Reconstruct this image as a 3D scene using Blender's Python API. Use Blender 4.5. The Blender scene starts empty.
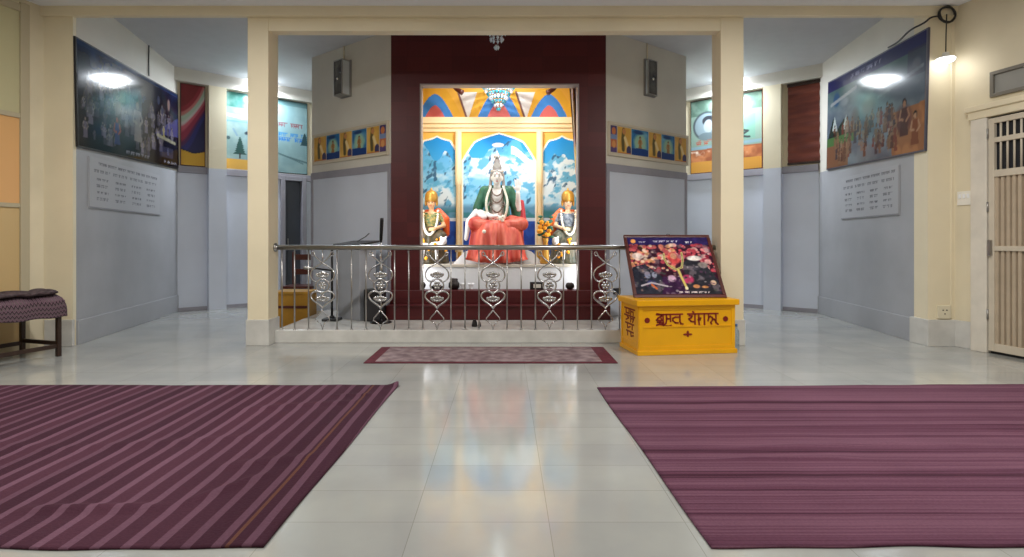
import bpy, bmesh, math, random
import numpy as np
from mathutils import Matrix, Vector

random.seed(7)
SC = bpy.context.scene
COL = SC.collection
PI = math.pi
F, CX, CY, CAMH = 550.0, 505.0, 241.0, 1.15

# ------------------------------------------------------------------ helpers
def lin(c):
    out = []
    for v in c[:3]:
        v = v / 255.0
        out.append(v / 12.92 if v <= 0.04045 else ((v + 0.055) / 1.055) ** 2.4)
    return tuple(out)

def new_mat(name):
    m = bpy.data.materials.new(name); m.use_nodes = True
    return m, m.node_tree.nodes, m.node_tree.links, m.node_tree.nodes['Principled BSDF']

def mat(name, rgb, rough=0.5, metal=0.0, spec=0.5, noise=0.0, nscale=6.0, bump=0.0, bscale=40.0,
        emit=None, estr=0.0, coat=0.0, trans=0.0, stretch=(1, 1, 1), rgb2=None):
    m, N, L, b = new_mat(name)
    b.inputs['Base Color'].default_value = (*lin(rgb), 1)
    b.inputs['Roughness'].default_value = rough
    b.inputs['Metallic'].default_value = metal
    b.inputs['Specular IOR Level'].default_value = spec
    b.inputs['Coat Weight'].default_value = coat
    b.inputs['Coat Roughness'].default_value = 0.05
    b.inputs['Transmission Weight'].default_value = trans
    tc = N.new('ShaderNodeTexCoord')
    mp = N.new('ShaderNodeMapping'); mp.inputs['Scale'].default_value = stretch
    L.new(tc.outputs['Object'], mp.inputs['Vector'])
    if noise > 0 or rgb2:
        nt = N.new('ShaderNodeTexNoise'); nt.inputs['Scale'].default_value = nscale
        nt.inputs['Detail'].default_value = 5
        L.new(mp.outputs[0], nt.inputs['Vector'])
        rp = N.new('ShaderNodeValToRGB')
        l = lin(rgb)
        l2 = lin(rgb2) if rgb2 else tuple(x * (1 - noise) for x in l)
        l1 = l if rgb2 else tuple(min(1, x * (1 + noise * .5)) for x in l)
        rp.color_ramp.elements[0].color = (*l2, 1); rp.color_ramp.elements[0].position = .35
        rp.color_ramp.elements[1].color = (*l1, 1); rp.color_ramp.elements[1].position = .65
        L.new(nt.outputs['Fac'], rp.inputs['Fac']); L.new(rp.outputs['Color'], b.inputs['Base Color'])
    if bump > 0:
        nb = N.new('ShaderNodeTexNoise'); nb.inputs['Scale'].default_value = bscale; nb.inputs['Detail'].default_value = 4
        L.new(mp.outputs[0], nb.inputs['Vector'])
        bp = N.new('ShaderNodeBump'); bp.inputs['Strength'].default_value = bump; bp.inputs['Distance'].default_value = .02
        L.new(nb.outputs['Fac'], bp.inputs['Height']); L.new(bp.outputs['Normal'], b.inputs['Normal'])
    if emit:
        b.inputs['Emission Color'].default_value = (*lin(emit), 1); b.inputs['Emission Strength'].default_value = estr
    return m

def paint_mat(name, rough=.35, spec=.5, coat=0.0):
    m, N, L, b = new_mat(name)
    a = N.new('ShaderNodeAttribute'); a.attribute_name = 'paint'
    L.new(a.outputs['Color'], b.inputs['Base Color'])
    b.inputs['Roughness'].default_value = rough; b.inputs['Specular IOR Level'].default_value = spec
    b.inputs['Coat Weight'].default_value = coat; b.inputs['Coat Roughness'].default_value = .04
    return m

class MB:
    """collects shapes and links them as one mesh"""
    def __init__(s): s.v = []; s.f = []; s.m = []; s.sm = []
    def add(s, vs, fs, mi=0, smooth=False):
        o = len(s.v); s.v += [tuple(p) for p in vs]
        for f in fs: s.f.append(tuple(i + o for i in f)); s.m.append(mi); s.sm.append(smooth)
    def box(s, x0, x1, y0, y1, z0, z1, mi=0):
        vs = [(x0,y0,z0),(x1,y0,z0),(x1,y1,z0),(x0,y1,z0),(x0,y0,z1),(x1,y0,z1),(x1,y1,z1),(x0,y1,z1)]
        s.add(vs, [(0,3,2,1),(4,5,6,7),(0,1,5,4),(1,2,6,5),(2,3,7,6),(3,0,4,7)], mi)
    def cbox(s, x0, x1, y0, y1, z0, z1, c=.01, mi=0):
        """box with chamfered edges"""
        bm = bmesh.new()
        bmesh.ops.create_cube(bm, size=1)
        for v in bm.verts:
            v.co = Vector(((x0+x1)/2 + v.co.x*(x1-x0), (y0+y1)/2 + v.co.y*(y1-y0), (z0+z1)/2 + v.co.z*(z1-z0)))
        bmesh.ops.bevel(bm, geom=bm.edges[:], offset=c, segments=2, affect='EDGES', profile=.6)
        bm.verts.index_update()
        s.add([v.co[:] for v in bm.verts], [[v.index for v in f.verts] for f in bm.faces], mi, False)
        bm.free()
    def prism(s, poly, z0, z1, mi=0, smooth=False):
        n = len(poly)
        vs = [(x, y, z0) for x, y in poly] + [(x, y, z1) for x, y in poly]
        s.add(vs, [tuple(range(n))[::-1], tuple(range(n, 2*n))] + [(i, (i+1) % n, n+(i+1) % n, n+i) for i in range(n)], mi, smooth)
    def prism_y(s, poly, y0, y1, mi=0, smooth=False):
        """poly in (x,z), extruded in y"""
        n = len(poly)
        vs = [(x, y0, z) for x, z in poly] + [(x, y1, z) for x, z in poly]
        s.add(vs, [tuple(range(n)), tuple(range(n, 2*n))[::-1]] + [(i, n+i, n+(i+1) % n, (i+1) % n) for i in range(n)], mi, smooth)
    def tube(s, pts, r, seg=8, closed=False, mi=0):
        pts = [Vector(p) for p in pts]; n = len(pts)
        rs = r if isinstance(r, (list, tuple)) else [r]*n
        rings = []; up = None
        for i, p in enumerate(pts):
            a = pts[i-1] if (i > 0 or closed) else p
            b = pts[(i+1) % n] if (i < n-1 or closed) else p
            t = (b - a)
            if t.length < 1e-9: t = Vector((0, 0, 1))
            t.normalize()
            if up is None:
                up = Vector((0, 0, 1)) if abs(t.z) < .9 else Vector((0, 1, 0))
            u = up - t * up.dot(t)
            if u.length < 1e-6: u = t.orthogonal()
            u.normalize(); w = t.cross(u); up = u
            rings.append([p + (u*math.cos(2*PI*k/seg) + w*math.sin(2*PI*k/seg))*rs[i] for k in range(seg)])
        vs = [q[:] for R in rings for q in R]; fs = []
        for i in range(n if closed else n-1):
            j = (i+1) % n
            for k in range(seg):
                fs.append((i*seg+k, i*seg+(k+1) % seg, j*seg+(k+1) % seg, j*seg+k))
        if not closed:
            fs.append(tuple(range(seg))[::-1]); fs.append(tuple((n-1)*seg+k for k in range(seg)))
        s.add(vs, fs, mi, True)
    def lathe(s, prof, cx=0, cy=0, cz=0, seg=20, mi=0, smooth=True):
        """prof: list of (r,z)"""
        n = len(prof); vs = []
        for r, z in prof:
            for k in range(seg):
                a = 2*PI*k/seg; vs.append((cx + r*math.cos(a), cy + r*math.sin(a), cz + z))
        fs = []
        for i in range(n-1):
            for k in range(seg):
                fs.append((i*seg+k, i*seg+(k+1) % seg, (i+1)*seg+(k+1) % seg, (i+1)*seg+k))
        fs.append(tuple(range(seg))[::-1]); fs.append(tuple((n-1)*seg+k for k in range(seg)))
        s.add(vs, fs, mi, smooth)
    def ball(s, c, r, seg=12, rings=8, mi=0):
        r = r if isinstance(r, (tuple, list)) else (r, r, r)
        vs = [(c[0], c[1], c[2]-r[2])]; fs = []
        for i in range(1, rings):
            th = PI*i/rings
            for k in range(seg):
                a = 2*PI*k/seg
                vs.append((c[0]+r[0]*math.sin(th)*math.cos(a), c[1]+r[1]*math.sin(th)*math.sin(a), c[2]-r[2]*math.cos(th)))
        vs.append((c[0], c[1], c[2]+r[2])); last = len(vs)-1
        for k in range(seg):
            fs.append((0, 1+(k+1) % seg, 1+k))
            for i in range(rings-2):
                a = 1+i*seg; fs.append((a+k, a+(k+1) % seg, a+seg+(k+1) % seg, a+seg+k))
            a = 1+(rings-2)*seg; fs.append((a+k, a+(k+1) % seg, last))
        s.add(vs, fs, mi, True)
    def capsule(s, a, b, ra, rb, mi=0):
        a, b = Vector(a), Vector(b); n = 5
        d = (b-a)
        L = d.length or 1e-6; d = d/L
        pts = []; rs = []
        for i in range(n):
            th = PI/2*(1-i/n); pts.append(a - d*ra*math.sin(th)); rs.append(max(ra*math.cos(th), ra*.08))
        pts.append(a); rs.append(ra); pts.append(b); rs.append(rb)
        for i in range(1, n+1):
            th = PI/2*i/n; pts.append(b + d*rb*math.sin(th)); rs.append(max(rb*math.cos(th), rb*.08))
        s.tube(pts, rs, 12, False, mi)
    def build(s, name, mats, parent=None, loc=None, rotz=0.0, flat=False):
        me = bpy.data.meshes.new(name); me.from_pydata(s.v, [], s.f)
        mats = mats if isinstance(mats, (list, tuple)) else [mats]
        for m in mats: me.materials.append(m)
        for p, mi, sm in zip(me.polygons, s.m, s.sm): p.material_index = mi; p.use_smooth = sm and not flat
        bm = bmesh.new(); bm.from_mesh(me); bmesh.ops.recalc_face_normals(bm, faces=bm.faces); bm.to_mesh(me); bm.free()
        o = bpy.data.objects.new(name, me); COL.objects.link(o)
        if parent: o.parent = parent
        if loc is not None: o.location = loc
        if rotz: o.rotation_euler = (0, 0, rotz)
        return o

def tag(o, label=None, cat=None, group=None, kind=None):
    if label: o['label'] = label
    if cat: o['category'] = cat
    if group: o['group'] = group
    if kind: o['kind'] = kind
    return o

def thing(name, label, cat, loc=(0, 0, 0), rotz=0.0, group=None):
    o = bpy.data.objects.new(name, None); COL.objects.link(o)
    o.location = loc; o.rotation_euler = (0, 0, rotz)
    return tag(o, label, cat, group)

def struct(o):
    o['kind'] = 'structure'; return o

def blob(name, mb, mats, parent, voxel=.01, smooth=6):
    """fuse the collected shapes into one continuous skin"""
    o = mb.build('tmp', mats)
    r = o.modifiers.new('r', 'REMESH'); r.mode = 'VOXEL'; r.voxel_size = voxel; r.use_smooth_shade = True
    sm = o.modifiers.new('s', 'SMOOTH'); sm.factor = .5; sm.iterations = smooth
    dg = bpy.context.evaluated_depsgraph_get(); dg.update()
    me = bpy.data.meshes.new_from_object(o.evaluated_get(dg))
    bpy.data.objects.remove(o)
    me.name = name; me.materials.clear(); me.materials.append(mats)
    for p in me.polygons: p.use_smooth = True; p.material_index = 0
    o2 = bpy.data.objects.new(name, me); COL.objects.link(o2); o2.parent = parent
    return o2

# ---------------------------------------------------------------- painting of flat prints
_rng = np.random.RandomState(3)
_lat = _rng.rand(256, 256)
def vnoise(x, y):
    xi = np.floor(x).astype(int); yi = np.floor(y).astype(int)
    fx = x-xi; fy = y-yi; fx = fx*fx*(3-2*fx); fy = fy*fy*(3-2*fy)
    g = lambda a, b: _lat[a % 256, b % 256]
    return (g(xi, yi)*(1-fx)+g(xi+1, yi)*fx)*(1-fy)+(g(xi, yi+1)*(1-fx)+g(xi+1, yi+1)*fx)*fy
def fbm(x, y, oct=4):
    t = 0; a = .5
    for k in range(oct): t = t + a*vnoise(x*2**k+17*k, y*2**k+5*k); a *= .5
    return t/.94

class Canvas:
    """u to the right, v up, both in metres of the print"""
    def __init__(s, w, h, px=.012, bg=(255, 255, 255)):
        s.w, s.h = w, h
        s.nx = max(8, int(w/px)); s.ny = max(8, int(h/px))
        s.U, s.V = np.meshgrid((np.arange(s.nx+1))/s.nx*w, (np.arange(s.ny+1))/s.ny*h)
        s.C = np.zeros(s.U.shape+(3,)); s.C[:] = bg
    def mix(s, mask, col):
        m = np.clip(mask, 0, 1)[..., None]; s.C = s.C*(1-m)+np.array(col, float)*m
    def ell(s, cx, cy, rx, ry, col, rot=0, soft=.12, a=1.0):
        dx, dy = s.U-cx, s.V-cy; c, n = math.cos(rot), math.sin(rot)
        d = np.sqrt(((dx*c+dy*n)/rx)**2+((-dx*n+dy*c)/ry)**2)
        s.mix(a*np.clip((1-d)/soft+.5, 0, 1), col)
    def rect(s, x0, x1, y0, y1, col, a=1.0): s.mix(a*((s.U >= x0)&(s.U <= x1)&(s.V >= y0)&(s.V <= y1)), col)
    def poly(s, pts, col, a=1.0):
        ins = np.zeros(s.U.shape, bool); n = len(pts)
        for i in range(n):
            x1, y1 = pts[i]; x2, y2 = pts[(i+1) % n]
            if y1 == y2: continue
            cond = ((y1 > s.V) != (y2 > s.V)) & (s.U < (x2-x1)*(s.V-y1)/(y2-y1)+x1)
            ins ^= cond
        s.mix(a*ins, col)
    def line(s, pts, wd, col, a=1.0):
        d = np.full(s.U.shape, 9.0)
        for (x1, y1), (x2, y2) in zip(pts[:-1], pts[1:]):
            L2 = (x2-x1)**2+(y2-y1)**2+1e-12
            t = np.clip(((s.U-x1)*(x2-x1)+(s.V-y1)*(y2-y1))/L2, 0, 1)
            d = np.minimum(d, np.hypot(s.U-x1-t*(x2-x1), s.V-y1-t*(y2-y1)))
        s.mix(a*np.clip((wd/2-d)/(wd*.25)+.5, 0, 1), col)
    def words(s, x0, x1, y, hgt, col, rng, a=1.0, wl=(.6, 2.2)):
        """a row of small handwritten-looking words"""
        x = x0
        while x < x1:
            L = hgt*rng.uniform(*wl)*1.6; e = min(x+L, x1)
            s.line([(x, y+hgt*.45), (e, y+hgt*.45)], hgt*.22, col, a)
            k = x
            while k < e-hgt*.3:
                s.line([(k+hgt*.2, y+hgt*.45), (k+hgt*.3*rng.random(), y-hgt*.4)], hgt*.2, col, a)
                if rng.random() < .6: s.ell(k+hgt*.35, y-hgt*.05, hgt*.25, hgt*.22, col, a=a)
                k += hgt*.6
            x = e+hgt*.9
    def figure(s, x, y, hgt, robe, skin, hair=(30, 25, 30), a=1.0):
        s.poly([(x-.2*hgt, y), (x+.2*hgt, y), (x+.13*hgt, y+.5*hgt), (x+.15*hgt, y+.72*hgt), (x-.15*hgt, y+.72*hgt), (x-.13*hgt, y+.5*hgt)], robe, a)
        s.line([(x-.15*hgt, y+.68*hgt), (x-.22*hgt, y+.45*hgt), (x-.05*hgt, y+.42*hgt)], .07*hgt, skin, a)
        s.line([(x+.15*hgt, y+.68*hgt), (x+.24*hgt, y+.5*hgt), (x+.1*hgt, y+.38*hgt)], .07*hgt, skin, a)
        s.ell(x, y+.86*hgt, .1*hgt, .12*hgt, hair, a=a); s.ell(x, y+.83*hgt, .075*hgt, .09*hgt, skin, a=a)
    def build(s, name, m, parent, thick=.006, loc=(0, 0, 0)):
        """front grid facing -y, lower left corner at loc; closed with sides and a back"""
        nx, ny = s.nx, s.ny
        V = np.stack([s.U, np.zeros_like(s.U), s.V], -1).reshape(-1, 3)
        idx = np.arange((nx+1)*(ny+1)).reshape(ny+1, nx+1)
        q = np.stack([idx[:-1, :-1], idx[:-1, 1:], idx[1:, 1:], idx[1:, :-1]], -1).reshape(-1, 4)
        base = len(V)
        B = np.array([(0, thick, 0), (s.w, thick, 0), (s.w, thick, s.h), (0, thick, s.h)])
        verts = [tuple(p) for p in np.concatenate([V, B])]
        c = [int(idx[0, 0]), int(idx[0, -1]), int(idx[-1, -1]), int(idx[-1, 0])]
        bk = [base, base+1, base+2, base+3]
        faces = [tuple(int(i) for i in r) for r in q]
        edge = [list(map(int, idx[0, :])), list(map(int, idx[:, -1])), list(map(int, idx[-1, ::-1])), list(map(int, idx[::-1, 0]))]
        for k in range(4):
            faces.append(tuple(edge[k][::-1])+(bk[k], bk[(k+1) % 4]))
        faces.append((bk[0], bk[3], bk[2], bk[1]))
        me = bpy.data.meshes.new(name); me.from_pydata(verts, [], faces); me.materials.append(m)
        col = np.clip(s.C, 0, 255).reshape(-1, 3)/255.0
        col = np.where(col <= .04045, col/12.92, ((col+.055)/1.055)**2.4)
        col = np.concatenate([col, np.full((4, 3), .3)])
        at = me.color_attributes.new('paint', 'FLOAT_COLOR', 'POINT')
        at.data.foreach_set('color', np.concatenate([col, np.ones((len(col), 1))], 1).astype('f').ravel())
        o = bpy.data.objects.new(name, me); COL.objects.link(o)
        if parent: o.parent = parent
        o.location = loc
        return o

# ---------------------------------------------------------------- wall frames
class Wall:
    """P0 -> P1 runs left to right as seen from the room"""
    def __init__(s, P0, P1):
        s.P0 = Vector(P0); s.P1 = Vector(P1); d = s.P1-s.P0; s.L = d.length; s.r = d/s.L
        s.n = Vector((s.r.y, -s.r.x)); s.rot = math.atan2(s.r.y, s.r.x)
    def t(s, px):
        """distance along the wall at which the viewing ray of column px meets it"""
        k = (px-CX)/F
        return (k*s.P0.y-s.P0.x)/(s.r.x-k*s.r.y)
    def at(s, t, out=0.0, z=0.0):
        p = s.P0+s.r*t+s.n*out; return (p.x, p.y, z)
    def z(s, px, py):
        return CAMH+(CY-py)*s.at(s.t(px))[1]/F
    def slab(s, name, z0, z1, m, th=.12, t0=0.0, t1=None, out=0.0):
        t1 = s.L if t1 is None else t1
        mb = MB(); mb.box(t0, t1, -out, th, z0, z1)
        return struct(mb.build(name, m, None, (s.P0.x, s.P0.y, 0), s.rot))

W_LEFT = Wall((-4.735, 6.04), (-5.33, 8.95))
W_FARL = Wall((-5.33, 8.95), (-3.60, 10.45))
W_RIGHT = Wall((5.02, 8.80), (4.63, 6.02))
W_FARR = Wall((3.30, 10.35), (5.02, 8.80))
W_DIAGL = Wall((-2.95, 8.40), (-1.513, 7.30))
W_DIAGR = Wall((1.34, 7.30), (2.75, 8.35))
W_HALLL = Wall((-5.03-.26*9, 6.1-9), (-5.03, 6.1))
W_HALLR = Wall((4.92, 6.05), (4.92+.2*9, 6.05-9))
CEIL_H, CEIL_A = 3.71, 3.95

# ---------------------------------------------------------------- materials
M = {}
M['cream'] = mat('cream_paint', (232, 221, 193), .55, noise=.05, nscale=1.5, bump=.03)
M['cream_hall'] = mat('cream_wall_paint', (224, 214, 188), .6, noise=.10, nscale=1.2, bump=.04)
M['white_wall'] = mat('off_white_paint', (214, 210, 200), .6, noise=.04, nscale=2)
M['dado'] = mat('pale_blue_grey_paint', (204, 210, 224), .38, noise=.05, nscale=1.5)
M['dado_shade'] = mat('shaded_dado_paint', (166, 168, 174), .4, noise=.10, nscale=1.4)  # darker copy of the dado, shade of the side walls put into its colour
M['band'] = mat('grey_violet_band', (150, 148, 158), .5, noise=.06)
M['ceil'] = mat('white_ceiling_paint', (196, 198, 203), .7, noise=.03)
M['marble'] = mat('pale_marble', (206, 205, 201), .22, noise=.12, nscale=5)
M['steel'] = mat('brushed_steel', (168, 166, 164), .3, 1.0)
M['chrome'] = mat('cast_chrome', (196, 196, 198), .26, 1.0)
M['maroon'] = None
M['black'] = mat('black_plastic', (24, 23, 25), .45)
M['blackm'] = mat('black_metal', (30, 29, 31), .35, .6)
M['brown_wood'] = mat('dark_brown_wood', (52, 34, 26), .45, noise=.3, nscale=9, stretch=(1, 1, .15))
M['redwood'] = mat('red_brown_wood', (84, 34, 27), .3, noise=.25, nscale=8, stretch=(.2, 1, 1))
M['yellow'] = mat('yellow_gloss_paint', (236, 172, 6), .34, noise=.06, nscale=3)
M['redpaint'] = mat('red_lettering_paint', (128, 26, 14), .5)
M['print_gloss'] = paint_mat('glossy_print', .12, .15, .0)
M['print_satin'] = paint_mat('satin_print', .4, .4)
M['print_wall'] = paint_mat('wall_painting', .6, .3)
M['white_gloss'] = mat('white_marble_gloss', (236, 238, 242), .25, noise=.03)
M['statue'] = mat('painted_white_marble', (238, 236, 232), .35, noise=.04, nscale=9)
M['gold'] = mat('gilt', (196, 146, 62), .4, .5)
M['green_cloth'] = mat('green_silk', (44, 104, 78), .5, noise=.3, nscale=14)
M['red_cloth'] = mat('coral_red_silk', (228, 120, 96), .5, rgb2=(186, 58, 48), nscale=11, stretch=(1, 1, .14))  # pale vertical streaks put fold highlights into the silk colour
M['orange_cloth'] = mat('orange_silk', (222, 92, 34), .45, noise=.2, nscale=14)
M['white_cloth'] = mat('white_silk', (236, 236, 236), .5)
M['dark_cloth'] = mat('dark_olive_brocade', (52, 56, 40), .5, rgb2=(92, 70, 40), nscale=26)
M['garland'] = mat('white_flower_garland', (240, 238, 222), .7)
M['marigold'] = mat('marigold_orange', (240, 160, 30), .7)
M['hair'] = mat('grey_hair', (150, 146, 144), .5)
M['darkeye'] = mat('painted_black', (30, 26, 28), .4)
M['lips'] = mat('painted_red', (190, 50, 50), .4)
M['skin_tan'] = mat('painted_skin', (224, 176, 130), .4)
M['yellow_wall'] = mat('yellow_plaster', (232, 182, 84), .55, noise=.04)
M['cornice'] = mat('cream_cornice_plaster', (248, 226, 178), .55)
M['bulb'] = mat('lit_bulb', (255, 255, 255), .3, emit=(240, 246, 255), estr=7)
M['glass_clear'] = mat('clear_glass', (235, 245, 250), .03, trans=1.0)
M['crystal'] = mat('cut_crystal', (220, 236, 250), .05, 0, .9, coat=1)
M['crystal_teal'] = mat('teal_crystal', (40, 150, 170), .06, 0, .9, coat=1)
M['plastic_white'] = mat('white_plastic', (232, 230, 222), .35)
M['beige_paint'] = mat('beige_enamel', (206, 196, 178), .4, noise=.06)
M['frosted'] = mat('frosted_glass', (196, 202, 206), .2)
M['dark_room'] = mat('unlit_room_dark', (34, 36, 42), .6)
M['stripe_white'] = mat('grey_metal_edge', (150, 140, 138), .4)

def maroon():
    m, N, L, b = new_mat('maroon_granite')
    tc = N.new('ShaderNodeTexCoord')
    br = N.new('ShaderNodeTexBrick'); br.offset = 0; br.inputs['Scale'].default_value = 1
    br.inputs['Brick Width'].default_value = .30; br.inputs['Row Height'].default_value = .20
    br.inputs['Mortar Size'].default_value = .0018; br.inputs['Mortar Smooth'].default_value = .6
    br.inputs['Color1'].default_value = (*lin((88, 31, 34)), 1); br.inputs['Color2'].default_value = (*lin((78, 26, 30)), 1)
    br.inputs['Mortar'].default_value = (*lin((64, 21, 25)), 1)
    sx = N.new('ShaderNodeSeparateXYZ'); cb = N.new('ShaderNodeCombineXYZ')
    L.new(tc.outputs['Object'], sx.inputs[0])
    ad = N.new('ShaderNodeMath'); ad.operation = 'ADD'
    L.new(sx.outputs['X'], ad.inputs[0]); L.new(sx.outputs['Y'], ad.inputs[1])
    L.new(ad.outputs[0], cb.inputs['X']); L.new(sx.outputs['Z'], cb.inputs['Y'])
    L.new(cb.outputs[0], br.inputs['Vector'])
    nt = N.new('ShaderNodeTexNoise'); nt.inputs['Scale'].default_value = 60; nt.inputs['Detail'].default_value = 4
    L.new(tc.outputs['Object'], nt.inputs['Vector'])
    mx = N.new('ShaderNodeMixRGB'); mx.blend_type = 'MULTIPLY'; mx.inputs['Fac'].default_value = .5
    rp = N.new('ShaderNodeValToRGB'); rp.color_ramp.elements[0].color = (.55, .5, .5, 1); rp.color_ramp.elements[1].color = (1.2, 1.2, 1.2, 1)
    L.new(nt.outputs['Fac'], rp.inputs['Fac']); L.new(br.outputs['Color'], mx.inputs['Color1']); L.new(rp.outputs['Color'], mx.inputs['Color2'])
    L.new(mx.outputs[0], b.inputs['Base Color']); b.inputs['Roughness'].default_value = .42; b.inputs['Specular IOR Level'].default_value = .3
    return m
M['maroon'] = maroon()

def floor_mat():
    m, N, L, b = new_mat('polished_floor_tile')
    tc = N.new('ShaderNodeTexCoord'); mp = N.new('ShaderNodeMapping')
    mp.inputs['Location'].default_value = (.375+.555*20, -2.25+.2845*40, 0)
    L.new(tc.outputs['Object'], mp.inputs['Vector'])
    br = N.new('ShaderNodeTexBrick'); br.offset = 0; br.inputs['Scale'].default_value = 1
    br.inputs['Brick Width'].default_value = .555; br.inputs['Row Height'].default_value = .2845
    br.inputs['Mortar Size'].default_value = .0016; br.inputs['Mortar Smooth'].default_value = .3
    br.inputs['Color1'].default_value = (*lin((172, 174, 171)), 1); br.inputs['Color2'].default_value = (*lin((164, 166, 164)), 1)
    br.inputs['Mortar'].default_value = (*lin((140, 138, 134)), 1)
    L.new(mp.outputs[0], br.inputs['Vector'])
    nt = N.new('ShaderNodeTexNoise'); nt.inputs['Scale'].default_value = 1.6; nt.inputs['Detail'].default_value = 6
    L.new(tc.outputs['Object'], nt.inputs['Vector'])
    rp = N.new('ShaderNodeValToRGB'); rp.color_ramp.elements[0].color = (.84, .84, .85, 1); rp.color_ramp.elements[1].color = (1.08, 1.07, 1.03, 1)
    rp.color_ramp.elements[0].position = .3; rp.color_ramp.elements[1].position = .7
    mx = N.new('ShaderNodeMixRGB'); mx.blend_type = 'MULTIPLY'; mx.inputs['Fac'].default_value = 1
    L.new(nt.outputs['Fac'], rp.inputs['Fac']); L.new(br.outputs['Color'], mx.inputs['Color1']); L.new(rp.outputs['Color'], mx.inputs['Color2'])
    L.new(mx.outputs[0], b.inputs['Base Color'])
    b.inputs['Roughness'].default_value = .11
    b.inputs['Specular IOR Level'].default_value = 1.0
    nb = N.new('ShaderNodeTexNoise'); nb.inputs['Scale'].default_value = 5; nb.inputs['Detail'].default_value = 2
    L.new(tc.outputs['Object'], nb.inputs['Vector'])
    bp = N.new('ShaderNodeBump'); bp.inputs['Strength'].default_value = .03; bp.inputs['Distance'].default_value = .02
    L.new(nb.outputs['Fac'], bp.inputs['Height']); L.new(bp.outputs['Normal'], b.inputs['Normal'])
    return m

# ================================================================= SETTING
mb = MB(); mb.box(-8.5, 8.5, -3.2, 12.2, -.1, 0); struct(mb.build('floor', floor_mat()))
mb = MB(); mb.box(-8.5, 8.5, -3.2, 6.03, CEIL_H, CEIL_H+.12); struct(mb.build('ceiling', mat('lightened_ceiling_paint', (236, 240, 248), .7)))  # ceiling colour raised in place of the light the lamps don't throw upwards
mb = MB(); mb.box(-8.5, 8.5, 6.03, 12.2, CEIL_A, CEIL_A+.12); struct(mb.build('ceiling_ambulatory', M['ceil']))

# hall walls
W_HALLL.slab('wall_hall_left', 0, CEIL_H, M['cream_hall'])
W_HALLR.slab('wall_hall_right', 0, CEIL_H, M['cream_hall'])
mb = MB(); mb.box(-8.5, 8.5, -3.2, -3.05, 0, CEIL_H); struct(mb.build('wall_behind', M['cream_hall']))
# skirting along the right hall wall and pier
mb = MB(); mb.cbox(0, .237*1.02, -.02, .0, 0, .29, .006); struct(mb.build('baseboard_hall_right', M['marble'], None, W_HALLR.at(0), W_HALLR.rot))
# piers at the two ends of the opening
mb = MB(); mb.prism([(-6.3, 6.02), (-4.73, 6.02), (-4.75, 6.10), (-6.3, 6.10)], 0, CEIL_A); struct(mb.build('wall_pier_left', M['cream']))
mb = MB(); mb.prism([(4.628, 6.02), (6.3, 6.02), (6.3, 6.27), (4.663, 6.27)], 0, CEIL_A); struct(mb.build('wall_pier_right', M['cream']))
mb = MB(); mb.cbox(-5.03, -4.72, 6.00, 6.0+.035, 0, .29, .006); struct(mb.build('baseboard_pier_left', M['marble']))
mb = MB(); mb.cbox(4.615, 4.92, 6.00, 6.28, 0, .29, .006); struct(mb.build('baseboard_pier_right', M['marble']))
# columns
def column(x0, x1, name):
    r = struct(bpy.data.objects.new(name, None)); COL.objects.link(r); r.location = ((x0+x1)/2, 6.17, 0); h = (x1-x0)/2
    a = MB(); a.cbox(-h, h, -.118, .15, .27, CEIL_A, .008); a.build('shaft', M['cream'], r)
    a = MB(); a.cbox(-h-.012, h+.012, -.135, .162, 0, .285, .008); a.build('marble_base', M['marble'], r)
    return r
column(-2.835, -2.605, 'column'); column(2.375, 2.627, 'column')
# beams
mb = MB(); mb.box(-6.3, 6.3, 5.985, 6.05, 3.605, CEIL_A); struct(mb.build('beam_cross', M['cream']))
mb = MB(); mb.cbox(-2.605, 2.375, 6.055, 6.19, 3.464, CEIL_A, .006); struct(mb.build('beam_centre', M['cream']))

# side walls of the ambulatory
W_LEFT.slab('wall_left', 0, 2.28, M['dado_shade'], t0=.05); W_LEFT.slab('wall_left_upper', 2.28, CEIL_A, M['white_wall'], t0=.05)
W_RIGHT.slab('wall_right', 0, 2.24, M['dado_shade'], t1=W_RIGHT.L-.245); W_RIGHT.slab('wall_right_upper', 2.24, CEIL_A, M['white_wall'], t1=W_RIGHT.L-.245)
for W, nm in ((W_LEFT, 'baseboard_left'), (W_RIGHT, 'baseboard_right')):
    a = MB(); a.cbox(0.06 if W is W_LEFT else 0, W.L if W is W_LEFT else W.L-.27, -.018, 0, 0, .27, .006); struct(a.build(nm, M['dado_shade'], None, W.at(0), W.rot))
ZL = 2.36
# far walls, the left one with a doorway
tD0, tD1 = W_FARL.t(283), W_FARL.t(303)
W_FARL.slab('wall_far_left', 0, ZL, M['dado'], t1=tD0); W_FARL.slab('wall_far_left_end', 0, ZL, M['dado'], t0=tD1, t1=W_FARL.L+.4)
W_FARL.slab('wall_far_left_upper', ZL, CEIL_A, M['cream'], t1=W_FARL.L+.4)
W_FARR.slab('wall_far_right', 0, ZL, M['dado'], t0=-.4); W_FARR.slab('wall_far_right_upper', ZL, CEIL_A, M['cream'], t0=-.4)
for W, nm in ((W_FARL, 'left'), (W_FARR, 'right')):
    t0, t1 = (0, W.L+.4) if nm == 'left' else (-.4, W.L)
    a = MB(); a.cbox(t0, t1, -.045, .0, ZL-.09, ZL+.02, .006); struct(a.build('trim_ledge_'+nm, M['band'], None, W.at(0), W.rot))
    a = MB(); a.box(t0-(.2 if nm == 'left' else 0), t1+(.2 if nm == 'right' else 0), -.12, .0, 3.74, CEIL_A); struct(a.build('beam_ring_'+nm, M['white_wall'], None, W.at(0), W.rot))
    a = MB(); a.cbox(t0 if nm == 'right' else 0, (t1 if nm == 'right' else tD0), -.012, .0, 0, .06, .004); struct(a.build('baseboard_far_'+nm, M['band'], None, W.at(0), W.rot))
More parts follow.
